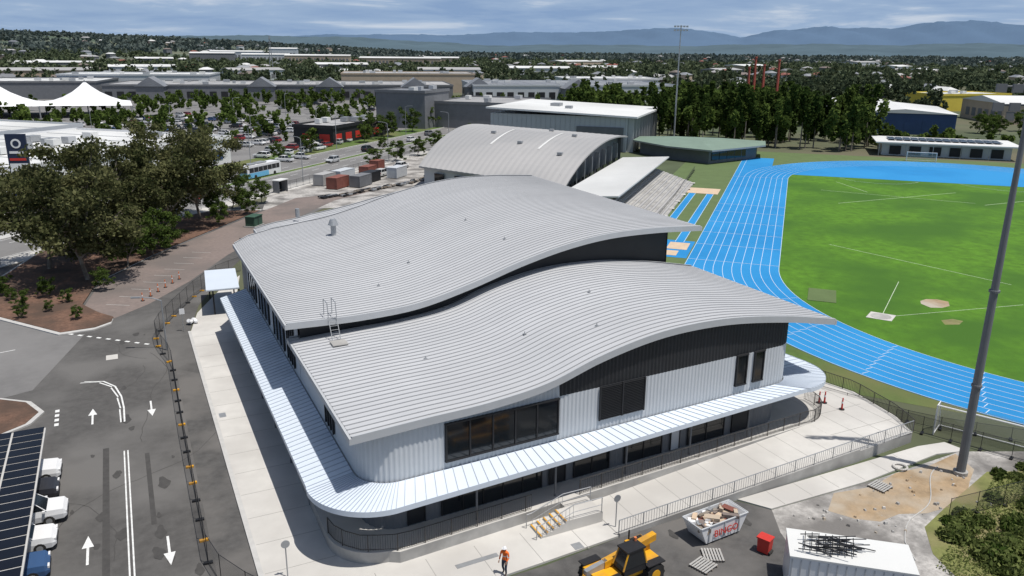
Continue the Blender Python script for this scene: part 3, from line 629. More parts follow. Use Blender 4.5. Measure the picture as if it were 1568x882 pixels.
for a,c in zip(xs[:-1],xs[1:]):
    ya0,ya1=34.85+(a-24.3)*.028,34.85+(c-24.3)*.028; yb0,yb1=37.75+(a-11.35)*.07,37.75+(c-11.35)*.07
    b.add([(a,ya0,0),(c,ya1,0),(c,ya1,zr(c)),(a,ya0,zr(a)),(c,yb1,zr(c)),(a,yb0,zr(a))],[(0,1,2,3),(3,2,4,5)],'conc')
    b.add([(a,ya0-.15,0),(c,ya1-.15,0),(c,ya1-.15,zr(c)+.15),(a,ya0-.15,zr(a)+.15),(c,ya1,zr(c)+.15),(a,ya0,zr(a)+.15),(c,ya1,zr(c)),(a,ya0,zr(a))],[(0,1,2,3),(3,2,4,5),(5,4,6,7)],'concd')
    b.add([(a,ya0,zr(a)+.003),(a+.04,ya0,zr(a+.04)+.003),(a+.04,yb0,zr(a+.04)+.003),(a,yb0,zr(a)+.003)],[(0,1,2,3)],'joint')
b.prism([(45,35.3),(51,35.75),(52.2,38.2),(53,43),(51.5,49),(47,52),(44,52),(45,40)],0,.853,'concd','conc')
for x in (47,49,51): b.bx(x,x+.04,35.8,48,.855,.857,'joint')
for y in (38,41,44,47): b.bx(45,51.5,y,y+.04,.856,.858,'joint')
b.build('access_ramp')
b=MB(); rail(b,[(24.3,34.8),(45,35.35),(51,35.7)],1.0,'galv',zr,gap=.2); rail(b,[(51.1,35.8),(52.1,38.2),(52.9,43),(51.4,48.9)],1.0,'bronze',lambda x,y:.85); b.build('ramp_railing')
b=MB()
b.tube((19.2,82,zu(19.2)),(19.2,82,zu(19.2)+1.1),.28,'galv',n=12); b.tube((19.2,82,zu(19.2)+1.1),(19.2,82,zu(19.2)+1.7),.55,'galv',r1=.3,n=14)
b.tube((17.8,93.5,zu(18)),(17.8,93.5,zu(18)+1),.25,'galv',n=10)
for x,y,fz in ((22,66,zu),(30,72,zu),(30,63,zu),(18,62,zu),(24,47,zl),(31,50,zl),(17,48,zl),(28,44,zl)):
    b.tube((x,y,fz(x)),(x,y,fz(x)+.25),.03,'galv'); b.box((x,y,fz(x)+.08),(.22,.18,.04),'galv')
b.build('roof_vents',parent=main)
b=MB()
for x in (12.2,12.8):
    b.path([(x,54.2,zl(12)),(x,55.2,zu(12)+.1),(x,55.4,zu(12)+1.2),(x,56.6,zu(12)+1.2),(x,56.6,zu(12))],.03,'galv')
for i in range(7): t=i/6; b.tube((12.2,54.2+t,zl(12)+t*(zu(12)+.1-zl(12))),(12.8,54.2+t,zl(12)+t*(zu(12)+.1-zl(12))),.02,'galv')
b.box((12.5,53.6,zl(12.5)+.1),(1.1,1.1,.06),'concd'); b.build('roof_ladder',parent=main)
b=MB(); b.box((8.6,92,3.1),(3.4,8.5,.14),'awn',rz=-.08); b.box((8.6,92,3.0),(3.2,8.3,.06),'dark',rz=-.08)
for x,y in ((7.3,88.6),(10,88.6),(7.5,95.4),(10.2,95.4)): b.tube((x,y,0),(x,y,3),.08,'black')
b.build('entry_shelter')
# ---------------------------------------------------------------- fences
def panelfence(name,pts,h=2.0,step=2.4,feet='orange'):
    b=MB(); pr=resample(pts,step)
    for (P,_,_),(Q,_,_) in zip(pr[:-1],pr[1:]):
        b.tube((P.x,P.y,.05),(P.x,P.y,h),.022,'black',n=5)
        for z in (.12,h-.05): b.tube((P.x,P.y,z),(Q.x,Q.y,z),.018,'black',n=5)
        b.poly([(P.x,P.y,.12),(Q.x,Q.y,.12),(Q.x,Q.y,h-.05),(P.x,P.y,h-.05)],mesh_m)
        d=(Q-P).normalized(); b.box((P.x,P.y,.09),(.5,.2,.12),random.choice([feet,'black','yellow','black']) if feet!='black' else 'black',rz=math.atan2(d.x,-d.y)+random.uniform(-.1,.1))
    return b.build(name)
panelfence('temporary_fence',[(4.6,36),(3,38.5),(1.8,41.2),(1.85,60),(2.05,75),(1.2,80),(1.1,84),(3.2,90),(6,97),(9,103),(14,108)],feet='yellow')
panelfence('temporary_fence',[(14,108),(22,118),(34,132),(44,140),(52,150)],feet='black')
panelfence('boundary_fence',[(52.2,38.2),(54,34),(55.6,30.4),(58,24)],1.5,2.0,'black')
panelfence('boundary_fence',[(44,27.5),(50,27),(56,26.5)],1.6,2.4,'black')
panelfence('track_fence',[S(64,-30),S(64.5,-12),S(68,-4),S(80,3),S(88,12)],1.1,2.4,'black')
panelfence('compound_fence',[(26,164),(44,182),(62,201),(82,217)],1.8,2.4,'black')
panelfence('track_fence',[S(124,20.6),S(160,20.8),S(205,22)],1.1,2.4,'black')
b=MB(); b.bx(-14.4,-6.75,20,58.7,2.86,2.97,'kerb')
for i in range(38):
    for j in range(4): b.box((-13.5+j*1.92,21+i*1.01,2.99),(1.79,.89,.035),'solar')
for y in np.arange(22,59,6): b.tube((-10.5,y,0),(-10.5,y,2.9),.14,'galv'); b.tube((-13.5,y,2.8),(-7,y,2.8),.1,'galv')
b.build('solar_carport')
# ---------------------------------------------------------------- vehicles
def carmesh(name,paint,kind='suv'):
    b=MB(); L_=4.5 if kind!='ute' else 5.2; w_=.9
    prof={'suv':[(-2.25,.45,.95),(-2.1,.3,1.05),(-1.2,.28,1.08),(0.9,.28,1.02),(2.0,.3,.92),(2.25,.42,.72)],'ute':[(-2.6,.5,1.05),(-2.45,.4,1.1),(-1,.35,1.1),(1.1,.35,1.08),(2.4,.38,1.0),(2.6,.5,.8)]}[kind]
    vs=[];fs=[]
    for i,(x,z0,z1) in enumerate(prof):
        ww=w_*(.86 if i in (0,len(prof)-1) else 1); vs+=[(x,-ww,z0),(x,-ww*1.02,z0*.5+z1*.5),(x,-ww*.93,z1),(x,ww*.93,z1),(x,ww*1.02,z0*.5+z1*.5),(x,ww,z0)]
    for i in range(len(prof)-1):
        for j in range(6): a=i*6+j; c=i*6+(j+1)%6; fs.append((a,a+6,c+6,c))
    fs+=[tuple(range(6)),tuple(range(len(vs)-1,len(vs)-7,-1))]; b.add(vs,fs,paint)
    x0,x1,x2,x3=((-2.1,-1.75,.25,1.05) if kind=='suv' else (-.75,-.55,.75,1.5)); zt=1.62 if kind=='suv' else 1.72; zb=1.04
    g=[(x0,-.84,zb),(x3,-.84,zb),(x3,.84,zb),(x0,.84,zb),(x1,-.66,zt-.04),(x2,-.66,zt-.04),(x2,.66,zt-.04),(x1,.66,zt-.04)]
    b.add(g,[(0,1,5,4),(1,2,6,5),(2,3,7,6),(3,0,4,7)],'glass'); b.box(((x1+x2)/2,0,zt-.02),(x2-x1+.12,1.38,.06),paint)
    for s_ in (-1,1):
        for xa,xb in ((x3,x2),(x0,x1),((x0+x3)/2,(x1+x2)/2)): b.tube((xa,s_*.845,zb),(xb,s_*.665,zt),.035,paint,n=5)
        b.box((x3-.15,s_*.98,1.08),(.15,.18,.12),paint)
        for xw in (-L_*.3,L_*.3): b.tube((xw,s_*.68,.34),(xw,s_*.92,.34),.34,'rubber',n=14); b.tube((xw,s_*.92,.34),(xw,s_*.93,.34),.19,'galv',n=10)
        b.box((L_*.49,s_*.62,.75),(.1,.35,.14),'paintw'); b.box((-L_*.49,s_*.68,.82),(.1,.22,.2),'tail')
    b.box((L_*.495,0,.5),(.08,1.2,.2),'black')
    if kind=='ute': b.bx(-2.5,-.85,-.75,.75,1.1,1.14,'black')
    ob=b.build(name); me=ob.data; bpy.data.objects.remove(ob); return me
CM=[carmesh('car',m_,'suv') for m_ in carm]+[carmesh('utility_truck',carm[0],'ute'),carmesh('utility_truck',carm[3],'ute')]
def car(x,y,rz,i=None,z=.04):
    i=random.randrange(10) if i is None else i
    return inst('parked_car',CM[i],(x,y,z),rz,random.uniform(.95,1.06))
for i,(y,k) in enumerate(((57.2,0),(54.4,3),(51.4,8),(48.4,0),(45.5,6),(42.2,0),(39.2,3))): car(-8.3+random.uniform(-.2,.4),y,random.uniform(-.03,.03),k,.02)
for i,(x,y,a,k) in enumerate(((17,178,ROT,1),(51,176,.8,0),(54,179,.8,7),(57,182,.8,0),(60,185,.8,3),(47,171,.7,8),(62,189,.8,1),(49,206,ROT+math.pi,2),(84,246,ROT,0),(96,262,ROT,4),(16,196,.9,2),(64,226,ROT,3),(5,146,ROT+math.pi,4))): car(x,y,a,k,.05)
for row in range(9):
    n_=139+row*13.5 if row else 137
    for i in range(28):
        s=186+i*2.8+row*3
        if s>330 or random.random()<.5: continue
        car(*S(s,n_+random.uniform(-.3,.3)),ROT+math.pi/2*(1 if random.random()<.5 else -1))
for i in range(22):
    s=random.uniform(330,420); n_=random.choice([150,170,190,210,235]); car(*S(s,n_),ROT+math.pi/2)
for x,y in ((38,212),(43,216),(34,222),(47,229),(52,234),(56,241),(41,226),(60,247),(64,252)): car(x,y,random.choice([ROT,ROT+1.57]),random.choice([0,0,5,2,8]))
for x in np.arange(330,420,3.4): car(x,205+random.uniform(-2,2)+(x-330)*.2,1.2)
b=MB(); Lb=12.3
P=[(-Lb/2,.35),(-Lb/2,2.9),(-Lb/2+.25,3.1),(Lb/2-.35,3.1),(Lb/2-.05,2.8),(Lb/2,1.3),(Lb/2-.05,.35)]
n_=len(P)
b.add([(x,-1.25,z) for x,z in P]+[(x,1.25,z) for x,z in P],[tuple(range(n_)),tuple(range(2*n_-1,n_-1,-1))]+[(i,n_+i,n_+(i+1)%n_,(i+1)%n_) for i in range(n_)],'paintw')
for s_ in (-1,1):
    b.bx(-Lb/2+.6,Lb/2-.5,s_*1.255,s_*1.27,1.55,2.6,'glass'); b.bx(-Lb/2+.1,1.5,s_*1.255,s_*1.265,.4,1.45,'busb')
    for i in range(7): x=-Lb/2+.6+i*1.65; b.bx(x-.04,x+.04,s_*1.27,s_*1.28,1.55,2.6,'paintw')
    for xw in (-3.4,3.7): b.tube((xw,s_*.95,.5),(xw,s_*1.275,.5),.5,'rubber',n=16)
b.box((Lb/2+.0,0,2.0),(.1,2.2,1.3),'glass'); b.box((-Lb/2-.03,0,2.1),(.08,2.1,1.0),'glass'); b.box((-Lb/2-.03,0,1.0),(.06,2.3,1.1),'busb'); b.box((0,0,3.28),(3,1.6,.25),'galv'); b.box((-3.5,0,3.28),(2.2,1.6,.2),'galv')
b.build('city_bus',(28.2,188.4,.04),ROT)
def container(x,y,rz,k,l=6,roof=None,h=2.6):
    b=MB(); b.bx(-l/2,l/2,-1.2,1.2,.15,h,k)
    for i in range(int(l/.4)): 
        for s_ in (-1,1): b.box((-l/2+.2+i*.4,s_*1.21,h*.54),(.2,.05,h-.4),k)
    for a in (-l/2,l/2):
        for c in (-1.2,1.2): b.box((a,c,h*.53),(.16,.16,h-.1),k)
    b.bx(-l/2-.03,l/2+.03,-1.24,1.24,h,h+.08,roof or k); b.tube((l/2+.04,-.3,.3),(l/2+.04,-.3,h-.2),.03,'galv'); b.tube((l/2+.04,.3,.3),(l/2+.04,.3,h-.2),.03,'galv')
    return b.build('shipping_container',(x,y,0),rz)
for x,y,a,k,l,h in ((40.5,166.5,ROT,'rust',5,2.4),(39,172,ROT,'groof',5,2.4),(45.5,167,ROT,'mid',5,2.4),(49,172,ROT,'dark',5,2.2),(44,176,ROT,'clad',6,2.4),(56,190,ROT,'rust',3,2.2),(56.5,176,ROT,'clad',5,2.4),(52,184,ROT,'rust',4,1.8)): container(x,y,a,k,l,h=h)
b=MB(); b.bx(-1.3,1.3,-.8,.8,.2,1.7,'cgreen'); b.bx(-1.4,1.4,-.9,.9,1.7,1.78,'cgreen'); b.bx(-.05,.05,-.83,-.8,.3,1.6,'black'); b.bx(-1.5,1.5,-1,1,.0,.2,'concd'); b.build('transformer_kiosk',(18.5,134.5,0),.9)
def timber(x,y,rz):
    b=MB()
    for i in range(5):
        for j in range(3): b.box((j*1.5-1.5,i*.35-.7,.15+.3*random.random()),(1.3,.28,.3),random.choice(['galv','wood','black']))
    b.build('material_stack',(x,y,0),rz)
for x,y in ((44,160),(47,161),(50,163),(36,156),(40,157),(54,165),(57,167),(61,170),(64,174),(66,178)): timber(x,y,random.uniform(.5,1))
b=MB(); b.box((0,0,2.5),(3.2,1.8,.15),'wroof'); b.bx(-1.5,1.5,.7,.78,0,2.4,'glass'); b.bx(-1.5,-1.42,-.7,.7,0,2.4,'mid'); b.bx(1.42,1.5,-.7,.7,0,2.4,'mid'); b.bx(-1,1,.2,.6,.42,.48,'wood'); b.build('bus_shelter',(28.5,165.5,.1),ROT)
b=MB()
o=[(-1.9,-.8),(1.9,-.8),(1.9,.8),(-1.9,.8)]; 
def skiploop(tx,ty,z): return [(x*tx,y*ty,z) for x,y in o]
A,B_,C_,D_=skiploop(.72,.95,.12),skiploop(1,1,1.25),skiploop(.96,.94,1.25),skiploop(.70,.9,.2)
for P,Q in ((A,B_),(B_,C_),(C_,D_)):
    for k in range(4): b.poly([P[k],P[(k+1)%4],Q[(k+1)%4],Q[k]],'paintw')
b.poly(A[::-1],'paintw'); b.poly(D_,'paintw')
for k in range(4): b.tube(B_[k],B_[(k+1)%4],.05,'fascia')
for x in (-1,0,1): 
    for s_ in (-1,1): b.box((x*1.2,s_*.8,.7),(.08,.08,.95),'fascia')
for i in range(60): b.box((random.uniform(-1.5,1.5),random.uniform(-.6,.6),.8+random.uniform(0,.5)),(random.uniform(.2,1),random.uniform(.1,.5),random.uniform(.05,.3)),random.choice(['wood','cream','galv','paintw','brick','rust','sand']),rz=random.uniform(0,3))
sk_=b.build('skip_bin',(29.8,32.7,.02),.08)
tx=bpy.data.curves.new('lettering','FONT'); tx.body='BINGO'; tx.size=.62; tx.extrude=.01; tx.align_x='CENTER'; tx.materials.append(M['red']); to=bpy.data.objects.new('lettering',tx); COL.objects.link(to); to.parent=sk_; to.location=(0.1,-.875,.45); to.rotation_euler=(math.radians(88),0,0)
b=MB(); b.box((0,0,.5),(.55,.65,.85),'red',tap=1.12); b.box((0,0,.97),(.7,.8,.08),'red'); b.tube((-.25,-.36,.12),(.25,-.36,.12),.1,'rubber'); b.tube((-.3,.42,.95),(.3,.42,.95),.03,'red'); b.build('wheelie_bin',(31.2,29.9,.02),.4)
b=MB()
b.box((0,0,.95),(4.2,1.5,.55),'yellow'); b.box((-1.5,-.55,1.45),(1.3,.85,.55),'yellow',tap=.9); b.box((-1.6,-.55,1.75),(.8,.6,.08),'black')
b.box((-.1,.55,1.35),(1.5,.9,.5),'black'); 
g=[(-.85,.12,1.5),(.75,.12,1.5),(.75,1.02,1.5),(-.85,1.02,1.5),(-.65,.2,2.45),(.4,.2,2.45),(.4,.95,2.45),(-.65,.95,2.45)]
b.add(g,[(0,1,5,4),(1,2,6,5),(2,3,7,6),(3,0,4,7)],'glass'); b.box((-.12,.57,2.5),(1.25,.9,.09),'black')
for a,c in ((0,4),(1,5),(2,6),(3,7)): b.tube(g[a],g[c],.05,'yellow')
for xw in (-1.45,1.45):
    for s_ in (-1,1):
        b.tube((xw,s_*.75,.6),(xw,s_*1.2,.6),.6,'rubber',n=20); b.tube((xw,s_*1.2,.6),(xw,s_*1.22,.6),.3,'yellow',n=14); b.box((xw,s_*.98,1.28),(1.2,.5,.06),'black')
        for q in range(12): t=q*math.pi/6; b.box((xw+.6*math.cos(t),s_*.98,.6+.6*math.sin(t)),(.1,.42,.1),'rubber')
for a,c,w1,k in ((-2.4,1.2,.36,'yellow'),(1.0,2.4,.27,'galv')):
    z=lambda x:1.95-(x+2.2)*.15
    b.add([(a,-.15-w1/2,z(a)-.2),(c,-.15-w1/2,z(c)-.2),(c,-.15+w1/2,z(c)-.2),(a,-.15+w1/2,z(a)-.2),(a,-.15-w1/2,z(a)+.2),(c,-.15-w1/2,z(c)+.2),(c,-.15+w1/2,z(c)+.2),(a,-.15+w1/2,z(a)+.2)],[(3,2,1,0),(4,5,6,7),(0,1,5,4),(1,2,6,5),(2,3,7,6),(3,0,4,7)],k)
b.path([(2.4,-.15,1.2),(2.75,-.15,.6)],.14,'yellow'); b.box((2.85,-.15,.6),(.12,1.3,.6),'black')
for y in (-.5,.2): b.box((3.4,y,.32),(1.1,.12,.06),'black')
b.tube((-.6,.3,2.5),(-.6,.3,2.75),.08,'orange'); b.path([(-1.2,-.9,1.7),(-1.2,-.9,2.3)],.05,'black')
b.build('telehandler',(22.1,31.2,.02),math.radians(186))
b=MB(); b.box((0,0,1.25),(6.2,2.6,2.5),'paintw',rz=0); b.box((0,0,2.54),(6.3,2.7,.08),'wroof')
for i in range(14): b.box((-3+.45*i,-1.31,1.25),(.06,.04,2.3),'fascia')
b.box((2,-1.33,1.1),(.85,.06,2.0),'mid')
for i in range(34):
    a=(random.uniform(-2.8,-.6),random.uniform(-.9,.7),2.65+random.uniform(0,.45)); b.tube(a,(a[0]+random.uniform(.8,2.2),a[1]+random.uniform(-.3,.3),2.65+random.uniform(0,.45)),.03,'black',n=5)
for i in range(8): b.tube((-2.4+i*.35,-.8,2.75),(-2.2+i*.35,.8,2.85),.025,'black',n=5)
b.build('site_shed',(32.6,25.3,0),math.radians(-40))
b=MB()
for i in range(7): b.box((0,i*.17,.14),(1.2,.11,.03),'concd')
for x in (-.5,0,.5): b.box((x,.5,.07),(.08,1.2,.1),'wood')
pm=b.build('pallet',(27.2,29.8,.02),.3); inst('pallet',pm.data,(28.6,30.6,.02),1.1); inst('pallet',pm.data,(43.5,31.6,.03),.2)
b=MB(); 
for i in range(20): a=i*math.pi/10; c=(i+1)*math.pi/10; b.tube((.45*math.cos(a),.45*math.sin(a),.1),(.45*math.cos(c),.45*math.sin(c),.1),.08,'conc',n=6)
b.build('hose_coil',(46.8,33.3,.1))
b=MB(); hp=[(38.5,25.5,.06)]
for i in range(22): t=i/21; hp.append((39.5+t*10,27+t*5.2+.35*math.sin(t*9),.06))
b.path(hp,.035,'kerb',n=5); b.build('water_hose')
b=MB()
for i in range(70):
    x,y=rng.uniform(35,50),rng.uniform(27.5,32.6)
    if x-35<(32.6-y)*.8: continue
    s_=rng.uniform(.06,.28); b.box((x,y,s_*.3),(s_,s_*rng.uniform(.6,1),s_*.7),random.choice(['conc','concd','dirt','gravel']),rz=rng.uniform(0,3),tap=.6)
b.build('rubble')
def bollard(x,y,z=.13,k='red'):
    b=MB(); b.tube((0,0,0),(0,0,.06),.22,'black',n=10); b.tube((0,0,.06),(0,0,1.0),.08,k,r1=.05,n=10); b.tube((0,0,.55),(0,0,.7),.082,'paintw',r1=.075,n=10); b.build('safety_bollard',(x,y,z))
for x,y,z in ((49,42.4,.85),(49.3,40.9,.85),(48.6,42.6,.85)): bollard(x,y,z,'red')
for i in range(6): bollard(.4+i*.9,97.5+i*1.6,.03,'orange')
def sign(x,y,z,h=2.2,k='galv',rz=0,disc=True):
    b=MB(); b.tube((0,0,0),(0,0,h),.035,'galv')
    if disc: b.tube((0,-.04,h-.2),(0,-.06,h-.2),.24,k,n=16)
    else: b.box((0,-.05,h-.3),(.5,.03,.6),k)
    b.build('traffic_sign',(x,y,z),rz)
sign(5.6,39.2,.13,2.3); sign(24.6,35.6,.14,2.2,'galv'); sign(3.8,84.5,.1,2.4,'paintw',0,False); sign(-14,98.5,.2,2.3,'blueb',0,False); sign(12,152,.1,2.6,'red',0,False)
b=MB()
for i in range(5): b.tube((random.uniform(-.5,.5),random.uniform(-.5,.5),.25),(random.uniform(-.5,.5),random.uniform(-.5,.5),.4),.25,'paintw',r1=.18,n=8)
b.build('wrapped_bags',(4.9,86.5,.1))
# ---------------------------------------------------------------- worker
def worker(x,y,z,rz):
    par=empty('construction_worker',(x,y,z)); par.rotation_euler=(0,0,rz)
    J=[(0,0,.95,.15,.12),(0,0,1.12,.14,.105),(0,.01,1.32,.17,.12),(0,.01,1.45,.13,.1),(0,.0,1.52,.06,.06),
       (-.2,0,1.42,.07,.07),(-.27,.03,1.15,.05,.05),(-.22,.2,.98,.038,.038),(.2,0,1.42,.07,.07),(.28,-.02,1.14,.05,.05),(.26,.14,.93,.038,.038),
       (-.1,0,.86,.1,.1),(-.12,.1,.48,.07,.07),(-.12,.04,.1,.05,.05),(-.12,.2,.05,.045,.04),(.1,0,.86,.1,.1),(.11,.02,.48,.07,.07),(.12,-.14,.12,.05,.05),(.12,.0,.05,.045,.04)]
    E=[(0,1),(1,2),(2,3),(3,4),(3,5),(5,6),(6,7),(3,8),(8,9),(9,10),(0,11),(11,12),(12,13),(13,14),(0,15),(15,16),(16,17),(17,18)]
    me=bpy.data.meshes.new('body'); me.from_pydata([j[:3] for j in J],E,[]); ob=bpy.data.objects.new('body',me); COL.objects.link(ob); ob.parent=par
    mt=bpy.data.materials.new('workwear'); mt.use_nodes=True; n_=mt.node_tree.nodes; l_=mt.node_tree.links
    t_=n_.new('ShaderNodeTexCoord'); s_=n_.new('ShaderNodeSeparateXYZ'); l_.new(t_.outputs['Object'],s_.inputs[0])
    cr_=n_.new('ShaderNodeValToRGB'); cr_.color_ramp.interpolation='CONSTANT'; e_=cr_.color_ramp.elements; e_[0].color=(.06,.04,.03,1); e_[1].position=.06; e_[1].color=(.03,.04,.07,1)
    for p_,c_ in ((.48,(.85,.16,.02,1)),(.58,(.6,.62,.6,1)),(.61,(.85,.16,.02,1))): q=e_.new(p_); q.color=c_
    mr_=n_.new('ShaderNodeMath'); mr_.operation='DIVIDE'; mr_.inputs[1].default_value=2; l_.new(s_.outputs[2],mr_.inputs[0]); l_.new(mr_.outputs[0],cr_.inputs[0]); l_.new(cr_.outputs[0],n_['Principled BSDF'].inputs['Base Color'])
    n_['Principled BSDF'].inputs['Roughness'].default_value=.85
    me.materials.append(mt); md=ob.modifiers.new('Skin','SKIN'); sv=me.skin_vertices[0].data
    for i,j in enumerate(J): sv[i].radius=(j[3],j[4])
    sv[0].use_root=True; ob.modifiers.new('sub','SUBSURF').levels=1
    b=MB()
    bm_=bmesh.new(); bmesh.ops.create_uvsphere(bm_,u_segments=16,v_segments=12,radius=1)
    for v in bm_.verts: v.co=Vector((v.co.x*.078,v.co.y*.098+.02,v.co.z*.118+1.64))
    b.add([v.co for v in bm_.verts],[[v.index for v in f_.verts] for f_ in bm_.faces],'skin')
    b.box((0,.12,1.62),(.03,.04,.04),'skin'); 
    for s_ in (-1,1): b.box((s_*.08,.01,1.63),(.02,.04,.06),'skin'); b.box((s_*.03,.112,1.655),(.025,.01,.012),'black')
    b.box((0,.112,1.575),(.05,.01,.012),'red')
    vs=[];fs=[]
    for j in range(6):
        t=j/5*math.pi/2
        for i in range(16): a=i*math.pi/8; vs.append((.108*math.cos(t)*math.cos(a),.02+.13*math.cos(t)*math.sin(a),1.68+.105*math.sin(t)))
    for j in range(5):
        for i in range(16): fs.append((j*16+i,j*16+(i+1)%16,(j+1)*16+(i+1)%16,(j+1)*16+i))
    b.add(vs,fs,'paintw'); b.tube((0,.05,1.68),(0,.05,1.69),.14,'paintw',n=16)
    for hx,hy,hz in ((-.22,.22,.95),(.26,.16,.90)):
        b.box((hx,hy+.03,hz-.03),(.035,.08,.09),'skin')
        for q in range(4): b.path([(hx,hy+.0+q*.022,hz-.07),(hx,hy+.005+q*.022,hz-.11),(hx-.012,hy+.01+q*.022,hz-.135+abs(q-1.5)*.006)],.009,'skin',n=5)
        b.path([(hx,hy+.06,hz-.02),(hx+.01,hy+.1,hz-.05),(hx+.01,hy+.1,hz-.08)],.01,'skin',n=5)
    b.build('head_and_hands',parent=par)
worker(16.5,34.35,.13,2.2)
# ---------------------------------------------------------------- trees
def treemesh(name,h,cr_,seed,nleaf,size,leaf='leafE',trunkr=.28,lo=.32,ncl=60):
    rg=np.random.default_rng(seed); b=MB()
    bend=rg.normal(size=2)*.4; fork=Vector((bend[0],bend[1],h*max(lo,.2)*.8)); b.tube((0,0,0),fork,trunkr,'wood',r1=trunkr*.75,n=8)
    # irregular limbs carrying sub-clusters
    nl=9; cl=[]; per=max(2,ncl//nl)
    for i in range(nl):
        a=i*2.4+rg.uniform(-.5,.5); u=(i+.5)/nl; z=h*(lo+.1+(1-lo-.22)*u); rr=cr_*rg.uniform(.45,.8)*(1-.6*max(0,u-.45))
        tip=Vector((rr*math.cos(a)+fork.x,rr*math.sin(a)+fork.y,z)); md=fork.lerp(tip,.5)+Vector((rg.normal()*.4,rg.normal()*.4,h*.04))
        b.tube(fork,md,trunkr*.55,'wood',r1=trunkr*.32,n=6); b.tube(md,tip,trunkr*.32,'wood',r1=.05,n=5)
        for j in range(per):
            q=tip+Vector((rg.normal()*cr_*.24,rg.normal()*cr_*.24,rg.normal()*h*.07)); q.z=min(q.z,h*.97)
            b.tube(md.lerp(tip,.6),q,.07,'wood',r1=.02,n=4,cap=False); cl.append((q.x,q.y,q.z,cr_*rg.uniform(.12,.26)))
    tr=b.build(name+'_trunk')
    C=[];T=[]
    wts=np.array([c[3]**2 for c in cl]); cnt=(wts/wts.sum()*nleaf).astype(int)
    for (x,y,z,r_),n_ in zip(cl,cnt):
        d=rg.normal(size=(n_,3)); d/=np.linalg.norm(d,axis=1)[:,None]; rad=r_*rg.uniform(.1,1.25,n_)**.7
        st=np.array([rg.uniform(.9,1.4),rg.uniform(.9,1.4),rg.uniform(.55,.85)])
        P=d*rad[:,None]*st+np.array([x,y,z]); C.append(P); T.append(np.clip(rg.normal(.45+rg.normal()*.16,.2,n_),0,1))
    C=np.concatenate(C);T=np.concatenate(T)
    lf=quads(name+'_leaves',C,size*rg.uniform(.6,1.3,len(C)),leaf,T,aspect=1.5)
    a,c=tr.data,lf.data; bpy.data.objects.remove(tr); bpy.data.objects.remove(lf); return a,c
def tree(name,tm,x,y,rz,sc=1,z=0):
    e_=empty(name,(x,y,z)); e_.rotation_euler=(0,0,rz); e_.scale=(sc,sc,sc)
    for n_,me in zip(('trunk','crown'),tm): o_=bpy.data.objects.new(n_,me); COL.objects.link(o_); o_.parent=e_
EU=[treemesh('eu%d'%i,17,7.2,10+i,15000,.34,lo=.16,ncl=84) for i in range(3)]
SM=[treemesh('sm%d'%i,8,3.4,30+i,3800,.3,'leafG',.14,.14,45) for i in range(3)]
for x,y,k,sc in ((-5.4,109.4,0,1.0),(-10,117,1,.9),(6,134,1,1.02),(1.5,127,2,.8),(11,143,2,.95),(-3,124,0,.85)): tree('eucalyptus_tree',EU[k],x,y,x*1.3,sc,.15)
for x,y,k,sc in ((-.8,114,0,.75),(2.6,119.5,1,.8),(17,150,2,.8),(14,147,0,.6),(-9.5,103,1,.3),(-12,100,2,.25),(-6.2,93,0,.2),(-11.5,95.6,1,.2),(19,144,1,.5),(-14.5,106,2,.3),(-3.4,104,0,.35),(23,155,0,.6),(9,152,1,.7),(4.5,124,2,.7),(13,137,0,.55),(-9,97,1,.16),(-7.5,100,2,.2),(-13,103.5,0,.2)): tree('shrub_tree',SM[k],x,y,y,sc,.15)
for s,n,sc in ((176,97,.6),(188,97,.7),(201,97,.65),(214,97,.7),(226,97,.6),(240,97,.7),(225,127,.8),(244,128,1),(236,130,1),(262,128,1),(278,129,1),(180,127,.6),(196,128,.7),(210,111.9,.5)): tree('street_tree',SM[int(s)%3],*S(s,n),s,sc)
for x,y,sc in ((288,196,1),(292,190,.8),(300,199,.9),(268,178,.8),(312,196,1)): tree('park_tree',SM[int(x)%3],x,y,x,sc)
def cloud(n,cs): 
    C=[];T=[]
    for (x,y,z,r_) in cs:
        d=rng.normal(size=(n,3)); d/=np.linalg.norm(d,axis=1)[:,None]; P=d*(r_*rng.uniform(.4,1.1,n)**.6)[:,None]*np.array([1.1,1.1,.7])+np.array([x,y,z]); P[:,2]=np.abs(P[:,2]); C.append(P); T.append(rng.normal(.45+rng.normal()*.2,.2,n))
    return np.concatenate(C),np.concatenate(T)
cs=[]
for i in range(62):
    x=rng.uniform(41,55); y=rng.uniform(20,28.6-(max(0,45-x))*.5); r_=rng.uniform(.25,1.0); cs.append((x,y,r_*.3,r_))
for i in range(26): x=rng.uniform(51,56.5); y=rng.uniform(25,30); r_=rng.uniform(.15,.45); cs.append((x,y,.12,r_))
C,T=cloud(420,cs); quads('shrubbery',C,rng.uniform(.1,.26,len(C)),'leafB',T,aspect=1.8)
sheet('shrub_bed',[(38,20),(40,25.5),(42,27.6),(45,28.5),(52,30.4),(60,27),(60,16),(38,16)],.04,'grass3')
C=np.stack([rng.uniform(39,56,9000),rng.uniform(20,29.5,9000),rng.uniform(.03,.35,9000)],1); C=C[C[:,1]<24.5+(C[:,0]-39)*.4]; quads('dry_grass',C,.26,'leafB',rng.uniform(.6,1,len(C)),aspect=.35)
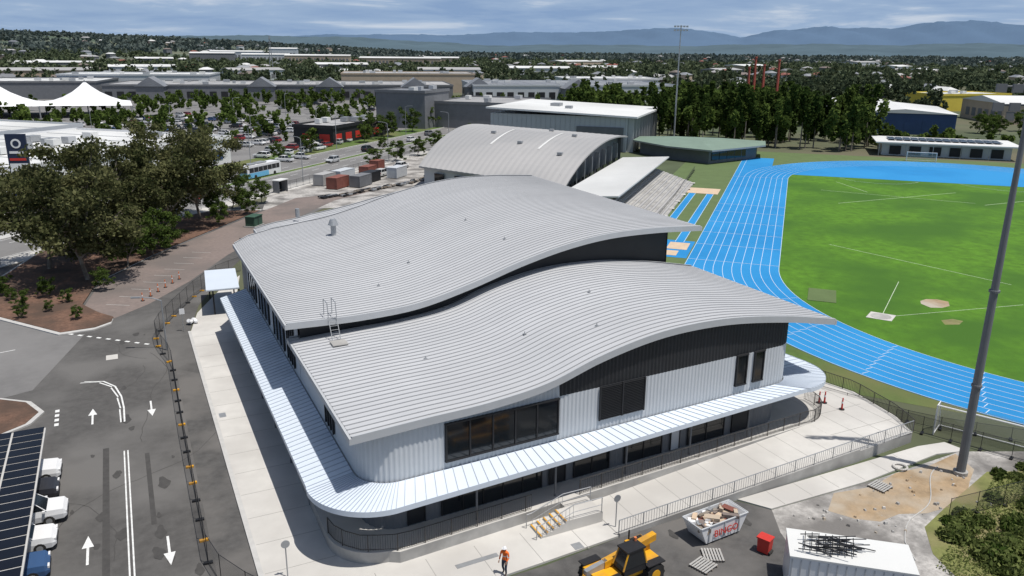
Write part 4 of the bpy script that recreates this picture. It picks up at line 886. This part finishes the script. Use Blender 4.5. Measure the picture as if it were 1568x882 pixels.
def belt(name,X,Y,H,W,K,size,mat,tb=.45,zb=None,ts=.13):
    n=len(X); zb=np.zeros(n) if zb is None else zb
    L_=5; base=np.stack([X,Y,zb],1)
    lob=rng.normal(size=(n,L_,3))*np.array([.33,.33,.2]); lob[...,2]+=.62
    idx=rng.integers(0,L_,(n,K)); c=lob[np.arange(n)[:,None],idx]
    d=rng.normal(size=(n,K,3)); d/=np.linalg.norm(d,axis=2)[...,None]; c=c+d*np.array([.3,.3,.2])*rng.uniform(.5,1,(n,K,1))
    c[...,2]=np.clip(c[...,2],.08,1.05)
    P=c*np.stack([W,W,H],1)[:,None,:]*np.array([.72,.72,1])+base[:,None,:]
    T=(rng.normal(tb,ts,(n,1))+rng.normal(0,.16,(n,L_))[np.arange(n)[:,None],idx]+rng.normal(0,.1,(n,K)))
    sz=np.broadcast_to(size*rng.uniform(.6,1.35,(n,K)),(n,K))
    quads(name,P.reshape(-1,3),sz.reshape(-1),mat,T.reshape(-1),aspect=1.3)
n=95; s=rng.uniform(258,312,n); nn=rng.uniform(-24,42,n); X,Y=S(s,nn); belt('gum_tree_belt',X,Y,rng.uniform(9,18,n),rng.uniform(4,7.5,n),700,.95,'leafG',.36,ts=.22)
b=MB()
for i in range(0,95): b.tube((X[i],Y[i],0),(X[i],Y[i],8),.22,'wood',r1=.12,n=5)
b.build('gum_tree_trunks')
n=40; s=rng.uniform(280,420,n); nn=rng.uniform(45,95,n); X,Y=S(s,nn); belt('tree_row',X,Y,rng.uniform(7,13,n),rng.uniform(4,6,n),350,1.0,'leafG',.45)
n=26; s=rng.uniform(276,300,n); nn=rng.uniform(-75,-22,n); X,Y=S(s,nn); belt('hedge_trees',X,Y,rng.uniform(3,6,n),rng.uniform(3,5,n),260,.8,'leafG',.5)
n=260; s=rng.uniform(190,420,n); nn=rng.uniform(134,330,n); nn=np.round(nn/13.5)*13.5+3; X,Y=S(s,nn); belt('car_park_trees',X,Y,rng.uniform(4.5,8,n),rng.uniform(3,5,n),170,.9,'leafG',.55)
def polar(n,d0,d1,b0,b1,pw=1.0):
    d=d0+(d1-d0)*rng.uniform(0,1,n)**pw; bb=rng.uniform(b0,b1,n); a=np.radians(bb)
    keep=np.sin(bb*.9+d*.011)+np.sin(bb*.37-d*.006+1)+rng.uniform(-.6,.6,n)>-.85   # clearings
    d,bb,a=d[keep],bb[keep],a[keep]; return d*np.sin(a),d*np.cos(a),d,bb
X,Y,d,bb=polar(1350,560,900,-14,70); k=np.ones(len(X),bool)
for cx,cy,rr in ((20,600,52),(190,560,52),(330,520,42),(-70,560,75),(95,500,60)): k&=np.hypot(X-cx,Y-cy)>rr
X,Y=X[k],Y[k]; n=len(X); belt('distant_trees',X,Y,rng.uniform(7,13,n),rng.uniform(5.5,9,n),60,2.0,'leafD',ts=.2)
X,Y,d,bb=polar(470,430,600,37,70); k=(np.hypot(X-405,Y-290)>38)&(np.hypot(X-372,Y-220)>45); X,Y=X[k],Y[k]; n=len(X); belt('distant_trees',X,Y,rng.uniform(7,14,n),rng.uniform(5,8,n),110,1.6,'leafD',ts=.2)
X,Y,d,bb=polar(290,340,440,30,46); n=len(X); belt('distant_trees',X,Y,rng.uniform(8,14,n),rng.uniform(5,8,n),160,1.4,'leafG',.4,ts=.2)
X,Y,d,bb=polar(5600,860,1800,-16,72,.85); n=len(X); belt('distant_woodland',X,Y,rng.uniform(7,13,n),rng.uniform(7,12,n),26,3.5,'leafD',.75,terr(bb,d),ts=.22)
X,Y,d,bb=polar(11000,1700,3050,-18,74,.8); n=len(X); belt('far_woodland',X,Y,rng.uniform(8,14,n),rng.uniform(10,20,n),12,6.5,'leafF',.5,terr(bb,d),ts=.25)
b=MB()
for i in range(330):
    d=random.uniform(600,2300); bb=random.uniform(-12,66); a=math.radians(bb); x,y=d*math.sin(a),d*math.cos(a); z=float(terr(bb,d)); rz=random.uniform(0,1.5); lx,ly,h=random.uniform(11,19),random.uniform(8,11),random.uniform(4,6)+d*.0022
    kw=random.choice(['clad','cream','mid','brick']); kr=random.choice(['groof','droof','mid','rust','groof','droof','wroof','brick'])
    b.box((x,y,z+h/2),(lx,ly,h),kw,rz=rz); c_,s_=math.cos(rz),math.sin(rz)
    T_=lambda u,v,q:(x+u*c_-v*s_,y+u*s_+v*c_,z+q)
    u,v=lx/2+.6,ly/2+.6; b.add([T_(-u,-v,h),T_(u,-v,h),T_(u,v,h),T_(-u,v,h),T_(-u+3,0,h+2.2),T_(u-3,0,h+2.2)],[(0,1,5,4),(1,2,5),(2,3,4,5),(3,0,4),(3,2,1,0)],kr)
b.build('distant_houses')
def tower(x,y,h,z=0):
    b=MB()
    for a in (-1,1):
        for c in (-1,1): b.tube((a*2,c*2,0),(a*.3,c*.3,h),.25,'galv',n=4)
    for i in range(8): t=i/8; w_=2*(1-t)+.3*t; b.box((0,0,h*t),(2*w_,2*w_,.25),'galv')
    b.box((0,0,h*.8),(3,3,.6),'galv'); b.box((0,0,h*.92),(2.4,2.4,.5),'galv'); b.build('telecom_tower',(x,y,z))
tower(165,960,42); tower(-130,1250,40,5)
